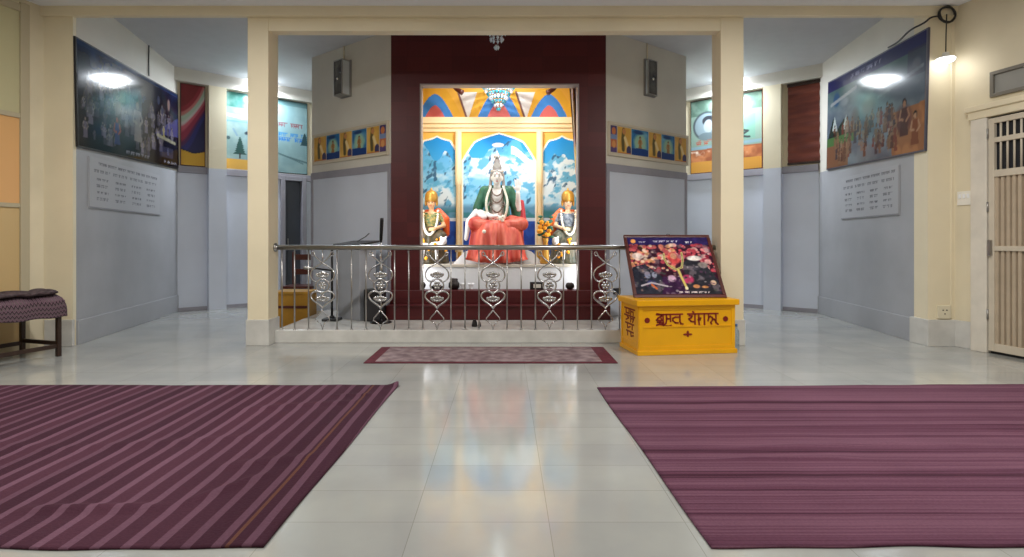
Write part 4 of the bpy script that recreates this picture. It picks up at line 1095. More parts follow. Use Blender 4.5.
def draw_right(c):
    rng = random.Random(33); w, h = c.w, c.h
    n = fbm(c.U*2.5, c.V*4, 4)
    c.C[:] = (86, 98, 112); c.mix(np.clip((n-.4)*3, 0, 1)*.6, (132, 146, 154)); c.mix(np.clip((c.V/h-.62)*4, 0, 1)*.6, (58, 92, 88))
    c.poly([(0, h*.30), (w*.08, h*.56), (w*.14, h*.42), (w*.22, h*.52), (w*.30, h*.36), (w*.30, h*.28), (0, h*.28)], (36, 54, 50)); c.poly([(w*.07, h*.42), (w*.10, h*.58), (w*.14, h*.40)], (180, 190, 190)); c.poly([(w*.2, h*.40), (w*.25, h*.55), (w*.29, h*.38)], (168, 178, 176))
    c.rect(0, w*.35, h*.24, h*.34, (70, 104, 62)); c.ell(w*.12, h*.76, .10, .10, (52, 84, 120), soft=.5); c.ell(w*.22, h*.70, .12, .06, (120, 130, 140), soft=.6); c.line([(w*.05, h*.72), (w*.36, h*.80)], .05, (150, 156, 160))
    c.rect(0, w*.28, 0, h*.24, (118, 82, 62)); q = fbm(c.U*5, c.V*5, 3); c.mix((c.U > w*(.74+.06*(q-.5)))*(c.V < h*(.40+.08*(c.U/w-.8)))*1.0, (146, 100, 70)); c.ell(w*.83, h*.30, .17, .16, (84, 52, 54), soft=.6); c.figure(w*.84, h*.16, h*.34, (70, 40, 44), (150, 110, 90)); c.figure(w*.93, h*.06, h*.3, (120, 70, 50), (170, 130, 104)); c.mix((c.U > w*.7)*(c.V < h*.42)*np.clip((q-.5)*4, 0, .5), (190, 130, 86))
    for k in range(90):
        x, y = rng.uniform(.10, .78)*w, rng.uniform(.01, .36)*h; s = rng.uniform(.14, .26)
        c.figure(x, y, s, rng.choice([(74, 44, 40), (92, 60, 48), (118, 90, 70), (58, 50, 60), (130, 112, 98), (110, 52, 46)]), rng.choice([(134, 100, 80), (112, 80, 66)]), a=.85)
    c.ell(w*.5, h*.55, .16, .12, (104, 84, 88), soft=.8, a=.7); c.ell(w*.36, h*.5, .10, .10, (88, 70, 78), soft=.8, a=.8)
    c.rect(0, w, h*.88, h, (46, 48, 92)); c.words(w*.30, w*.62, h*.935, .05, (150, 150, 190), rng); c.rect(w*.86, w, h*.66, h*.9, (56, 58, 80), .7); c.ell(w*.93, h*.76, .08, .06, (90, 96, 110), soft=.6)
    c.line([(w*.6, h*.6), (w*.98, h*.72)], .04, (120, 130, 140), .7)
poster(W_LEFT, 75.5, 177.5, 2.19, 3.40, 'large dark glossy poster of grey figures on the left side wall', draw_left, M['black'], M['print_gloss'], px=.014, tilt=-.042, group='large glossy side wall posters')
poster(W_RIGHT, 828, 927.5, 2.24, 3.58, 'large glossy poster of mountains and a crowd on the right side wall', draw_right, mat('grey_poster_edge', (70, 70, 84), .4), M['print_gloss'], px=.014, tilt=.042, group='large glossy side wall posters')
# wire from the top of the posters
def cable(name, pts, r, m, label, cat='cable'):
    P = [tuple(p) for p in pts]
    for _ in range(3):
        Q = [P[0]]
        for i in range(len(P)-1):
            A, B = P[i], P[i+1]; Q += [tuple(.75*A[j]+.25*B[j] for j in range(3)), tuple(.25*A[j]+.75*B[j] for j in range(3))]
        Q.append(P[-1]); P = Q
    a = MB(); a.tube(P, r, 8); return tag(a.build(name, m), label, cat)
tq = W_LEFT.t(148); cable('hanging_wire', [W_LEFT.at(tq, .012, 3.51), W_LEFT.at(tq-.01, .012, 3.75), W_LEFT.at(tq, .012, CEIL_A)], .008, M['black'], 'short dark wire running from the dark left poster up to the ceiling')

def draw_swirl(c):
    w, h = c.w, c.h; U, V = c.U/w, c.V/h
    q = V-.30-.42*np.clip(U, 0, 1)**1.5+.03*np.sin(V*9); c.C[:] = (126, 44, 48)
    for lim, col in ((.42, (150, 52, 60)), (.34, (196, 120, 116)), (.28, (176, 196, 176)), (.20, (206, 200, 196)), (.15, (196, 96, 110)), (.09, (150, 50, 74)), (.0, (84, 38, 84)), (-.05, (44, 46, 116)), (-.14, (30, 32, 82))):
        c.mix(np.clip((lim-q)/.03+.5, 0, 1), col)
    c.mix((V < .16+.05*np.abs(U-.55)*1.5)*1.0, (26, 24, 52)); c.mix((V < .145+.05*np.abs(U-.55)*1.5)*1.0, (214, 166, 52))
def draw_tree(c):
    w, h = c.w, c.h; n = fbm(c.U*6, c.V*6, 4); rng = random.Random(2)
    c.C[:] = (122, 150, 152); c.mix(np.clip((n-.45)*4, 0, 1)*.5, (158, 178, 176)); c.mix((c.V > h*.80)*np.clip((n-.2)*3, 0, 1), (48, 104, 96)); c.line([(0, h*.70), (w*.45, h*.68), (w, h*.74)], .05, (206, 216, 216)); c.line([(0, h*.62), (w, h*.63)], .03, (90, 140, 190), .7)
    c.line([(w*.55, h*.48), (w*.75, h*.52), (w*.95, h*.44), (w*.80, h*.42)], .05, (36, 48, 60)); c.line([(w*.2, h*.52), (w*.3, h*.44)], .03, (110, 140, 160))
    for k in range(7):
        y = h*(.20+.028*k); r = .11*(1-k/8.5); c.poly([(w*.38-r, y), (w*.38+r, y), (w*.38, y+.09)], (34, 72, 68))
    c.rect(w*.36, w*.40, h*.14, h*.21, (50, 46, 44)); c.rect(0, w, 0, h*.13, (206, 160, 74)); c.ell(w*.06, h*.40, .03, .03, (60, 84, 90))
def draw_text(c):
    w, h = c.w, c.h; n = fbm(c.U*5, c.V*5, 4); rng = random.Random(4)
    c.C[:] = (112, 142, 146); c.mix(np.clip((n-.45)*4, 0, 1)*.5, (138, 164, 165)); c.mix((c.V > h*.93)*.6, (60, 96, 100))
    x0 = w*.28
    c.words(x0, w*.9, h*.66, .075, (112, 64, 72), rng, wl=(1, 2)); c.words(x0, w*.88, h*.525, .06, (36, 112, 170), rng, wl=(.8, 1.8)); c.words(x0, w*.9, h*.46, .075, (30, 104, 172), rng, wl=(1, 2))
    for k in range(5): y = h*(.40+.03*k); r = .09*(1-k/6.5); c.poly([(w*.94-r, y), (w*.94+r, y), (w*.94, y+.09)], (28, 60, 66))
    c.line([(0, h*.30), (w*.5, h*.22), (w, h*.16)], .03, (70, 100, 104)); c.line([(w*.5, h*.22), (w*.9, h*.14)], .02, (60, 88, 96), .8)
def draw_portrait(c):
    w, h = c.w, c.h; n = fbm(c.U*5, c.V*5, 4); rng = random.Random(8)
    c.C[:] = (122, 146, 134); c.mix((c.V > h*.78)*np.clip((n-.25)*3, 0, .8), (70, 96, 84)); c.rect(w*.72, w*.92, h*.40, h*.72, (100, 152, 134), .6)
    cx, cy = w*.235, h*.64; c.ell(cx, cy, .25, .26, (52, 60, 66)); c.ell(cx, cy, .22, .23, (120, 138, 146)); c.ell(cx+.04, cy+.09, .12, .09, (40, 44, 52)); c.ell(cx+.03, cy-.01, .085, .12, (150, 160, 164)); c.ell(cx, cy-.19, .15, .07, (96, 112, 118)); 
    c.words(w*.08, w*.40, h*.40, .06, (160, 76, 60), rng); c.words(w*.1, w*.36, h*.44, .04, (150, 90, 80), rng)
    c.ell(w*.72, h*.60, .05, .07, (50, 54, 56)); c.line([(w*.66, h*.54), (w*.82, h*.5), (w*.70, h*.44), (w*.84, h*.42)], .035, (48, 52, 54))
    c.line([(0, h*.34), (w, h*.36)], .05, (120, 150, 170), .8); c.mix((c.V < h*.30+.05*fbm(c.U*6, c.U*0, 3))*1.0, (150, 84, 52)); c.mix((c.V < h*.30)*np.clip((n-.45)*5, 0, 1), (196, 126, 80)); c.mix((c.V < h*.30)*(c.V > h*.22)*np.clip((fbm(c.U*9, c.V*9, 3)-.5)*6, 0, 1), (226, 214, 200)); c.rect(0, w, 0, h*.15, (206, 148, 60))
zt = 3.73
dkr = mat('dark_red_edge', (80, 30, 34), .4)
poster(W_FARL, 180, 205, ZL+.025, zt, 'swirling red and navy poster with a yellow foot on the left far wall', draw_swirl, dkr, M['print_satin'], group='printed posters on the far walls', fw_=.012)
poster(W_FARL, 225, 262, ZL+.025, zt, 'pale teal poster with a dark pine tree and yellow foot, left of the left column', draw_tree, M['plastic_white'], M['print_satin'], group='printed posters on the far walls', fw_=.008)
poster(W_FARL, 266, 307, ZL+.03, zt, 'pale teal poster with red and blue lines of writing above the dark doorway', draw_text, mat('dark_green_edge', (40, 56, 56), .4), M['print_satin'], group='printed posters on the far walls', fw_=.012)
poster(W_FARR, 691, 763, ZL+.025, zt, 'pale green poster with an oval grey portrait behind the right column', draw_portrait, dkr, M['print_satin'], group='printed posters on the far walls', fw_=.014)
# brown blind in the next bay
ta, tb = W_FARR.t(788.5), W_FARR.t(822)
t = thing('roller_blind', 'reddish brown pleated blind hanging in the bay right of the right column', 'blind', W_FARR.at(ta, 0, ZL+.02), W_FARR.rot)
a = MB(); n = 48; w = tb-ta; h = zt-ZL-.05; vs = []; fs = []
for i in range(n+1):
    z = .05+(h-.05)*i/n; y = -.03-.010*abs(math.sin(i/n*PI*8))-.006*math.sin(i*.9)
    vs += [(0, y, z), (w, y, z), (w, y+.012, z), (0, y+.012, z)]
for i in range(n):
    q = i*4
    for k in range(4): fs.append((q+k, q+(k+1) % 4, q+4+(k+1) % 4, q+4+k))
fs += [(3, 2, 1, 0), (4*n, 4*n+1, 4*n+2, 4*n+3)]
a.add(vs, fs, 0, False); a.build('blind_cloth', mat('reddish_brown_cloth', (132, 66, 50), .5, rgb2=(104, 46, 38), nscale=5, stretch=(.5, 1, 3), noise=.2), t)
a = MB(); a.cbox(-.01, w+.01, -.055, -.012, h-.02, h+.03, .006); a.build('head_rail', M['brown_wood'], t)
a = MB(); a.cbox(-.005, w+.005, -.05, -.018, .02, .055, .006); a.build('bottom_rail', M['brown_wood'], t)

# lettered boards on the grey walls
def draw_board(seed, cols):
    def f(c):
        rng = random.Random(seed); w, h = c.w, c.h
        c.C[:] = (170, 172, 178); ink = (98, 98, 106)
        c.words(w*.10, w*.95, h*.90, .036, ink, rng, wl=(2, 4)); 
        for k in range(cols):
            x = w*(.05+.92*k/cols); ww = w*.9/cols
            c.words(x, x+ww*.85, h*.74, .036, ink, rng)
            for r in range(4): c.words(x+ww*.1+rng.uniform(0, .1)*ww, x+ww*.75, h*(.58-.13*r), .03, ink, rng)
        c.line([(0, .006), (w, .006)], .012, (120, 122, 128)); c.line([(.004, 0), (.004, h)], .008, (150, 152, 158)); c.line([(w-.004, 0), (w-.004, h)], .008, (150, 152, 158))
    return f
poster(W_LEFT, 88, 159, 1.53, 2.13, 'pale board of small dark writing under the dark poster on the left wall', draw_board(5, 4), M['dado_shade'], M['print_satin'], 'notice board', 'notice_board', .009, .006, depth=.010, group='lettered boards on the side walls')
poster(W_RIGHT, 842, 900, 1.46, 2.06, 'pale board of small dark writing under the crowd poster on the right wall', draw_board(6, 4), M['dado_shade'], M['print_satin'], 'notice board', 'notice_board', .009, .006, depth=.010, group='lettered boards on the side walls')

# picture strips on the diagonal walls
def strip(W, pxa, pxb, ztop, zbot, label, kinds):
    ta, tb = W.t(pxa), W.t(pxb); w, h = tb-ta, ztop-zbot
    t = thing('picture_strip', label, 'picture strip', W.at(ta, 0, zbot), W.rot, 'picture strips beside the shrine')
    a = MB(); f = .035
    a.box(.01, w-.01, -.016, 0, .01, h-.01)
    a.cbox(0, w, -.03, 0, 0, f, .004); a.cbox(0, w, -.03, 0, h-f, h, .004); a.cbox(0, f, -.03, 0, f, h-f, .004); a.cbox(w-f, w, -.03, 0, f, h-f, .004); a.build('frame', mat('pale_wood_frame', (206, 196, 176), .45), t)
    x = f; tot = sum(k[1] for k in kinds); g = .016; avail = w-2*f-g*(len(kinds)+1)
    for i, (kd, q) in enumerate(kinds):
        pw = avail*q/tot; x += g; c = Canvas(pw, h-2*f-.03, .008); rng = random.Random(i*7+len(label)); W2, H2 = c.w, c.h; n = fbm(c.U*8+i, c.V*8, 3)
        if kd == 'gold':
            c.C[:] = (206, 158, 70); c.mix(np.clip((n-.4)*3, 0, .8), (226, 182, 92)); c.line([(W2*.45, H2*.9), (W2*.38, H2*.55), (W2*.42, H2*.15)], .06, (96, 84, 50)); c.ell(W2*.48, H2*.84, .035, .04, (190, 130, 80)); c.line([(W2*.55, H2*.6), (W2*.75, H2*.3)], .05, (230, 206, 150)); c.ell(W2*.85, H2*.12, .05, .07, (60, 56, 96)); c.rect(0, W2, 0, H2*.04, (196, 120, 60))
        elif kd == 'blue':
            c.C[:] = (36, 104, 160); c.mix(np.clip((n-.4)*3, 0, .9), (120, 176, 196)); c.ell(W2*.5, H2*.5, W2*.36, H2*.34, (150, 186, 160), soft=.4); c.figure(W2*.5, H2*.22, H2*.55, (150, 110, 60), (190, 140, 90)); c.mix((c.V < H2*.2+.04*n)*1.0, (24, 60, 124)); c.ell(W2*.4, H2*.9, W2*.3, H2*.07, (24, 58, 110), soft=.6)
        else:
            c.C[:] = (88, 70, 120); c.rect(0, W2, H2*.75, H2, (70, 60, 110)); c.ell(W2*.5, H2*.8, .04, .05, (200, 120, 70)); c.rect(0, W2, H2*.2, H2*.5, (190, 110, 70)); c.rect(0, W2, H2*.5, H2*.68, (120, 140, 180)); c.ell(W2*.5, H2*.3, .035, .05, (216, 150, 90))
        c.build('print', M['print_satin'], t, .004, (x, -.0205, f+.015)); x += pw
strip(W_DIAGL, 313.5, 389.5, 2.755, 2.30, 'framed row of small gold and blue pictures on the wall left of the shrine', [('gold', 1), ('blue', 1.05), ('gold', .9), ('blue', 1.05), ('gold', .85), ('mix', .42)])
strip(W_DIAGR, 607, 687, 2.745, 2.29, 'framed row of small gold and blue pictures on the wall right of the shrine', [('mix', .42), ('gold', .95), ('blue', 1.25), ('gold', .95), ('blue', 1.05), ('gold', .95)])

# box-shaped wall lamps
def wall_lamp(W, px, zc, label, D):
    tt = W.t(px); t = thing('wall_lamp', label, 'wall lamp', W.at(tt, 0, zc), W.rot, 'box wall lamps beside the shrine')
    a = MB(); a.cbox(-.12, .12, -.02, 0, -.26, .26, .005); a.build('back_plate', M['steel'], t)
    a = MB()
    for z in (-.25, .235): a.cbox(-.10, .10, -D, -.02, z, z+.015, .004)
    for x in (-.10, .085): a.cbox(x, x+.015, -D, -D+.015, -.235, .235, .003)
    a.build('metal_frame', M['steel'], t)
    a = MB(); a.box(-.092, .092, -D+.006, -D+.012, -.235, .235); a.build('smoked_glass_front', mat('smoked_glass', (52, 50, 46), .08, 0, .9, rgb2=(96, 92, 84), nscale=7), t)
    for x in (-.096, .09): a = MB(); a.box(x, x+.006, -D+.016, -.02, -.235, .235); a.build('frosted_side', M['frosted'], t)
    a = MB(); a.ball((0, -D-.002, -.02), (.018, .016, .022), 10, 8); a.build('glint_bead', mat('glint_metal', (240, 238, 230), .15, .9), t)  # pale bead added as the glint of a bulb on the glass
    a = MB(); a.tube([(-.05, -.008, .26), (-.05, -.008, CEIL_A-zc)], .008, 8); a.build('conduit', M['cream'], t)
wall_lamp(W_DIAGL, 346.5, 3.46, 'glass box wall lamp on the wall left of the shrine, pale side showing', .15)
wall_lamp(W_DIAGR, 649, 3.46, 'glass box wall lamp on the wall right of the shrine, dark face showing', .07)

# ================================================================= THINGS ON THE PLATFORM, LEFT
# microphone stand
t = thing('microphone_stand', 'thin chrome microphone stand left of the shrine steps, rising above the handrail', 'microphone stand', ((381-CX)*6.75/F, 6.75, .147))
zt_ = CAMH+(CY-218)*6.75/F-.147
a = MB(); a.lathe([(.13, 0), (.13, .012), (.10, .022), (.02, .035), (.012, .06)], 0, 0, 0, 24); a.build('round_base', M['blackm'], t)
a = MB(); a.tube([(0, 0, .05), (0, 0, zt_-.28)], .010, 10); a.lathe([(.014, .62), (.02, .63), (.02, .69), (.014, .70)], 0, 0, 0, 12); a.build('pole', M['steel'], t)
a = MB(); a.tube([(0, 0, zt_-.30), (0, 0, zt_-.26), (0.01, 0, zt_-.03), (.01, 0, zt_)], [.012, .020, .023, .021], 12); a.build('microphone', M['blackm'], t)
# black boom stand
t = thing('boom_stand', 'slim black stand with a side arm in front of the left diagonal wall', 'stand', ((332-CX)*6.95/F, 6.95, .147))
a = MB(); a.tube([(0, 0, .05), (0, 0, .90)], .014, 10); a.build('pole', M['blackm'], t)
a = MB(); a.cbox(-.10, .10, -.10, .10, 0, .03, .006); a.lathe([(.04, .03), (.025, .06)], 0, 0, 0, 14); a.build('base', M['black'], t)
a = MB(); a.tube([(0, 0, .63), (-.18, -.03, .655), (-.24, -.04, .66)], .010, 8); a.build('side_arm', M['blackm'], t)
a = MB(); a.capsule((-.24, -.04, .66), (-.32, -.05, .668), .020, .024); a.build('arm_tip', M['steel'], t)
# low reading desk with a dark tray
t = thing('reading_desk', 'narrow grey desk with a dark slanted top behind the left end of the railing', 'desk', ((357-CX)*7.12/F, 7.12, .147), W_DIAGL.rot)
a = MB(); a.cbox(-.22, .22, -.13, .13, 0, .93, .006); a.build('cabinet', mat('grey_laminate', (150, 153, 160), .45), t)
a = MB(); a.add([(-.27, -.17, .94), (.27, -.17, .94), (.27, .15, .985), (-.27, .15, .985), (-.27, -.17, .965), (.27, -.17, .965), (.27, .15, 1.01), (-.27, .15, 1.01)], [(0, 3, 2, 1), (4, 5, 6, 7), (0, 1, 5, 4), (1, 2, 6, 5), (2, 3, 7, 6), (3, 0, 4, 7)]); a.build('slanted_top', M['black'], t)
a = MB(); a.tube([(-.05, .05, 1.0), (.10, .06, 1.06), (.18, .05, 1.10)], .006, 8); a.build('lamp_arm', M['blackm'], t)
# black speaker
t = thing('floor_speaker', 'small black loudspeaker on the platform beside the left end of the shrine steps', 'speaker', ((376-CX)*6.9/F-.02, 6.93, .147))
a = MB(); a.cbox(-.12, .12, -.09, .12, 0, .40, .01); a.build('cabinet', M['black'], t)
a = MB(); a.box(-.10, .10, -.096, -.09, .02, .38); a.build('grille', mat('dark_grille', (40, 38, 40), .7, bump=.4, bscale=200), t)
# yellow box and dark desk behind the left column
t = thing('wooden_crate', 'ochre yellow wooden crate on the floor behind the left column', 'crate', (-2.86, 7.35, 0))
a = MB(); a.cbox(-.24, .22, 0, .36, .0, .46, .006); a.build('body', mat('ochre_paint', (176, 128, 34), .5, noise=.15), t)
a = MB(); a.cbox(-.26, .24, -.02, .38, .44, .475, .005); a.build('lid', mat('ochre_lid_paint', (186, 138, 44), .5), t)
a = MB(); a.cbox(-.24, .22, -.012, 0, .25, .285, .003); a.build('batten', M['redwood'], t)
t = thing('wooden_chair', 'dark red-brown wooden chair standing behind the ochre crate', 'chair', (-3.14, 8.3, 0))
for x in (-.2, .2):
    for y in (0, .4): a = MB(); a.cbox(x-.02, x+.02, y-.02, y+.02, 0, .43 if y == 0 else .98, .004); a.build('leg', M['redwood'], t)
a = MB(); a.cbox(-.23, .23, -.03, .43, .43, .47, .008); a.build('seat', M['redwood'], t)
for z in (.62, .85): a = MB(); a.cbox(-.18, .18, .39, .415, z, z+.09, .005); a.build('back_rail', M['redwood'], t)
# small dark bits on the platform
y = 6.45; a = MB(); a.lathe([(.03, 0), (.034, .01), (.028, .05), (.018, .075), (.02, .08)], 0, 0, 0, 14)
tag(a.build('incense_cup', M['black'], None, ((474.5-CX)*y/F, y, .147)), 'small black cup on the platform floor behind the middle of the railing', 'cup')
a = MB(); a.lathe([(.016, 0), (.018, .02), (.010, .05), (.008, .055)], 0, 0, 0, 12)
tag(a.build('incense_stub', M['brown_wood'], None, ((479.5-CX)*y/F, y, .147)), 'tiny brown holder right beside the small black cup on the platform', 'holder')
tq = W_DIAGR.t(615); a = MB(); a.cbox(-.05, .05, -.05, 0, -.04, .04, .005)
tag(a.build('junction_box', M['black'], None, W_DIAGR.at(tq, .008, CAMH-50*7.4/F), W_DIAGR.rot), 'small black box low on the wall right of the shrine', 'junction box')

# ================================================================= RIGHT HALL WALL
WR = W_HALLR; L_ = 1.0198
d = struct(bpy.data.objects.new('door_2', None)); COL.objects.link(d); d.location = WR.at(0); d.rotation_euler = (0, 0, WR.rot)
s0, s1, s2 = .235*L_, .395*L_, 1.45*L_
a = MB(); a.cbox(s0, s1, -.06, .02, 0, 2.42, .008); a.cbox(s2, s2+.16, -.06, .02, 0, 2.42, .008); a.build('door_casing', mat('off_white_casing', (222, 216, 204), .5, noise=.08), d)
a = MB(); a.cbox(s0-.02, s2+.18, -.07, .02, 2.42, 2.51, .008); a.cbox(s0-.04, s2+.2, -.095, .02, 2.50, 2.56, .010); a.build('lintel', M['cream'], d)
a = MB(); a.box(s1, s2, -.004, .0, .0, 2.42); a.build('dark_backing', M['dark_room'], d)  # dark sheet on the wall, coloured as the unlit space behind the bars
leafm = M['beige_paint']
a = MB(); f = .055
for bx in ((s1+.01, s1+.01+f, .03, 2.40), (s2-f-.01, s2-.01, .03, 2.40), (s1+.01+f, s2-.01-f, .03, .11), (s1+.01+f, s2-.01-f, 2.345, 2.40), (s1+.01+f, s2-.01-f, 1.80, 1.87), (s1+.01+f, s2-.01-f, 2.15, 2.20), (s1+.01+f, s2-.01-f, 1.05, 1.10)):
    a.cbox(bx[0], bx[1], -.05, -.012, bx[2], bx[3], .004)
a.build('leaf_frame', leafm, d)
a = MB(); x = s1+.01+f+.05
while x < s2-.08:
    a.tube([(x, -.030, 1.86), (x, -.030, 2.36)], .010, 8); x += .062
a.build('bars', leafm, d)
a = MB(); x = s1+.01+f; pts = []
poly = []
while x < s2-.07: poly += [(x, -.034), (x+.03, -.034), (x+.034, -.008), (x+.048, -.008)]; x += .052
poly += [(x, -.005), (s1+.01+f, -.005)]
a.prism(poly, .11, 1.05); a.prism(poly, 1.10, 1.80); a.build('ribbed_panel', mat('tan_enamel', (186, 170, 148), .45, noise=.08), d)
a = MB()
for z in (.35, 1.45, 2.2): a.tube([(s1+.008, -.055, z), (s1+.008, -.055, z+.1)], .010, 8)
a.cbox(s1+.015, s1+.05, -.075, -.05, 1.0, 1.16, .004); a.build('hinges', M['steel'], d)
# vent opening above the door
d = struct(bpy.data.objects.new('window_2', None)); COL.objects.link(d); d.location = WR.at(.40*L_, 0, 2.62); d.rotation_euler = (0, 0, WR.rot)
a = MB(); a.cbox(0, .9, -.03, 0, 0, .035, .004); a.cbox(0, .9, -.03, 0, .225, .26, .004); a.cbox(0, .035, -.03, 0, .035, .225, .004); a.cbox(.865, .9, -.03, 0, .035, .225, .004); a.build('window_frame', mat('grey_frame_paint', (120, 116, 108), .5), d)
a = MB(); a.box(.035, .865, -.006, 0, .035, .225); a.build('pane', mat('frosted_pane', (150, 150, 146), .3), d)
# switch plate, outlet, conduit, lamp
t = thing('switch_plate', 'white switch plate on the cream wall left of the barred door', 'switch', WR.at(.135*L_, 0, 1.61), WR.rot)
a = MB(); a.cbox(-.075, .075, -.014, 0, -.075, .075, .005); a.build('plate', M['plastic_white'], t)
for x in (-.045, 0, .045): a = MB(); a.cbox(x-.012, x+.012, -.021, -.012, -.0, .045, .003); a.build('rocker', M['white_gloss'], t)
t = thing('power_outlet', 'cream power outlet low on the right pier near the skirting', 'outlet', (4.80, 6.02, .375))
a = MB(); a.cbox(-.075, .065, -.02, 0, -.072, .072, .005); a.build('plate', mat('ivory_plastic', (222, 214, 190), .4), t)
for x, z in ((-.02, .02), (.02, .02), (0, -.02)): a = MB(); a.ball((x, -.021, z), (.008, .003, .008), 8, 6); a.build('socket_hole', M['black'], t)
bxw, byw = 4.76, 5.94
cable('conduit_wire', [(4.885, 6.017, 3.50), (4.885, 6.017, 2.2), (4.88, 6.017, .30)], .007, M['cream'], 'pale wire running down the right pier to the power outlet', 'wire')
t = thing('pendant_bulb', 'lit white lamp hanging from a wire in front of the right pier', 'lamp', (bxw, byw, 3.10))
a = MB(); a.lathe([(.012, .09), (.03, .085), (.035, .05), (.08, .03), (.085, .02)], 0, 0, 0, 20); a.build('lamp_cap', M['plastic_white'], t)
a = MB(); a.lathe([(.085, .02), (.082, .0), (.06, -.018), (.02, -.026), (.004, -.027)], 0, 0, 0, 20); a.build('bulb', M['bulb'], t)
a = MB(); a.tube([(0, 0, .085), (.004, 0, .3), (.01, .0, .50)], .006, 8); a.build('flex', M['black'], t)
# loose coil of cable and run to the poster
pts = []
for k in range(60):
    th = 2*PI*k/20; pts.append((4.79+(.085+.008*math.sin(k*.7))*math.cos(th), 5.965-.006*(k/30), 3.605+(.085+.006*math.sin(k*.9))*math.sin(th)))
a = MB(); a.tube(pts, .010, 8); tag(a.build('cable_coil', M['black']), 'black cable coil hung where the cross beam meets the right wall', 'cable')
q0 = W_RIGHT.at(W_RIGHT.L-.02, .03, 3.475); q1 = W_RIGHT.at(W_RIGHT.L-.5, .035, 3.51)
cable('poster_cable', [(4.71, 5.96, 3.59), (4.60, 5.95, 3.57), (4.58, 6.0, 3.53), (4.56, 6.2, 3.53), q1, W_RIGHT.at(W_RIGHT.L-.72, .035, 3.52)], .010, M['black'], 'black cable sagging from the coil to the top edge of the crowd poster')

# ================================================================= LEFT HALL WALL WINDOW
WL = W_HALLL
d = struct(bpy.data.objects.new('window_1', None)); COL.objects.link(d); e = WL.L
sa = e-.235*1.033; d.location = WL.at(sa-1.6, 0, 0); d.rotation_euler = (0, 0, WL.rot)
wd = 1.6
a = MB()
a.cbox(wd-.088, wd, -.035, 0, 0, 3.66, .006); a.cbox(0, .088, -.035, 0, 0, 3.66, .006)
for (z0, z1) in ((3.56, 3.64), (2.44, 2.49), (1.50, 1.545), (0, .10)): a.cbox(.088, wd-.088, -.03, 0, z0, z1, .005)
a.build('window_frame', mat('beige_frame_paint', (186, 176, 150), .5), d)
for z0, z1, c, nm in ((2.49, 3.56, (196, 190, 152), 'upper_pane'), (1.545, 2.44, (226, 176, 118), 'middle_pane'), (.10, 1.50, (206, 178, 128), 'lower_pane')):
    a = MB(); a.box(.088, wd-.088, -.012, 0, z0, z1); tag(a.build(nm, mat(nm+'_glass', c, .35), d), {'upper_pane': 'pale green pane', 'middle_pane': 'orange pane', 'lower_pane': 'tan pane'}[nm])

# ================================================================= LIGHTS
def area(name, loc, sx, sy, W, col, aim=None):
    l = bpy.data.lights.new(name, 'AREA'); l.shape = 'RECTANGLE'; l.size = sx; l.size_y = sy; l.energy = W; l.color = col
    o = bpy.data.objects.new(name, l); COL.objects.link(o); o.location = loc
    if aim is not None: o.rotation_euler = (Vector(aim)-Vector(loc)).to_track_quat('-Z', 'Y').to_euler()
    return o
def point(name, loc, W, col, r=.05):
    l = bpy.data.lights.new(name, 'POINT'); l.energy = W; l.color = col; l.shadow_soft_size = r
    o = bpy.data.objects.new(name, l); COL.objects.link(o); o.location = loc; return o
def tube_fixture(P, rot, label):
    f = thing('tube_light', label, 'tube light', (*P, CEIL_A), rot, 'ceiling tube lights behind the columns')
    a = MB(); a.cbox(-.22, .22, -.03, .03, -.06, 0, .005); a.build('batten', M['plastic_white'], f)
    a = MB(); a.tube([(-.20, 0, -.082), (.20, 0, -.082)], .018, 10); a.build('tube', mat('lit_tube', (255, 255, 255), .3, emit=(236, 243, 255), estr=20), f)
COOL = (.86, .93, 1.0); WARM = (1.0, .95, .86)
PL, PR = (-4.24, 9.6), (3.87, 9.5)
tube_fixture(PL, W_FARL.rot, 'lit tube light on the ceiling behind the left column')
tube_fixture(PR, W_FARR.rot, 'lit tube light on the ceiling behind the right column')
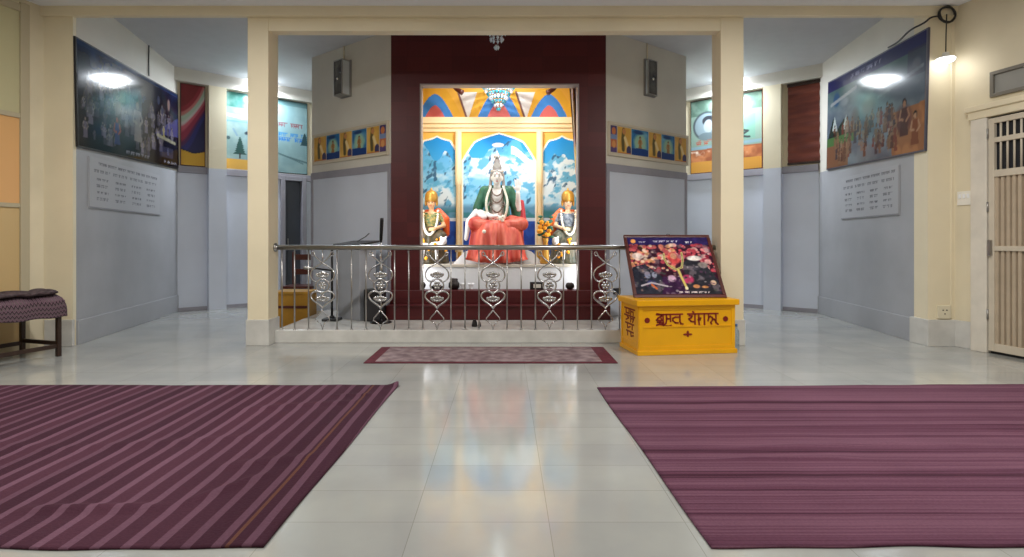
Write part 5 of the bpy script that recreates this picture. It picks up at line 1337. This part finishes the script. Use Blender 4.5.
area('ambulatory_lamp_left', (*PL, 3.845), .38, .05, 82, COOL, (*PL, 0))
area('ambulatory_lamp_right', (*PR, 3.845), .38, .05, 82, COOL, (*PR, 0))
for P in (PL, PR): point('ambulatory_ceiling_glow', (*P, 3.76), 9, COOL, .04)
# ceiling tubes of the hall
for x in (-2.6, 2.6):
    for y, e_ in ((3.6, 102), (.8, 48)): area('hall_ceiling_lamp', (x, y, 3.66), 1.2, .15, e_, (1.0, .97, .92))
# shrine lamp and a fill behind the lintel
area('shrine_lamp', (-.07, 7.62, 3.62), .14, .10, 23, (1.0, .98, .95), (-.07, 8.5, 2.1))
area('shrine_fill_front', (-.07, 7.47, 3.36), 1.6, .04, 22, (1.0, .99, .97), (-.07, 7.9, 1.0))  # fill added to brighten the statues and altar from the front
for sx, x in ((1, -1.20), (-1, 1.055)):
    area('shrine_side_lamp', (x, 7.48, 1.5), 2.0, .04, 11, (.95, .98, 1.0), (x+sx*1.0, 7.85, 1.4)).rotation_euler.rotate_axis('Z', PI/2)
point('chandelier_glow', (-.095, 8.05, 3.40), .8, (.9, .96, 1.0), .06)
point('pendant_glow', (bxw, byw-.12, 2.96), .9, (1.0, .96, .88), .05)

w = bpy.data.worlds.new('world'); SC.world = w; w.use_nodes = True
w.node_tree.nodes['Background'].inputs['Color'].default_value = (.8, .85, 1, 1); w.node_tree.nodes['Background'].inputs['Strength'].default_value = .02

# ================================================================= CAMERA
c = bpy.data.cameras.new('camera'); c.sensor_width = 36; c.lens = F/1024*36
c.shift_x = (512-CX)/1024; c.shift_y = -(278.5-CY)/1024; c.clip_start = .05
o = bpy.data.objects.new('camera', c); COL.objects.link(o); o.location = (0, 0, CAMH); o.rotation_euler = (PI/2, 0, 0); SC.camera = o
vs_ = SC.view_settings; vs_.view_transform = 'Standard'; vs_.look = 'None'; vs_.gamma = 1; vs_.use_curve_mapping = False; vs_.exposure = 0.0
SC.cycles.use_denoising = True
SC.cycles.max_bounces = 8; SC.cycles.diffuse_bounces = 5; SC.cycles.sample_clamp_indirect = 6
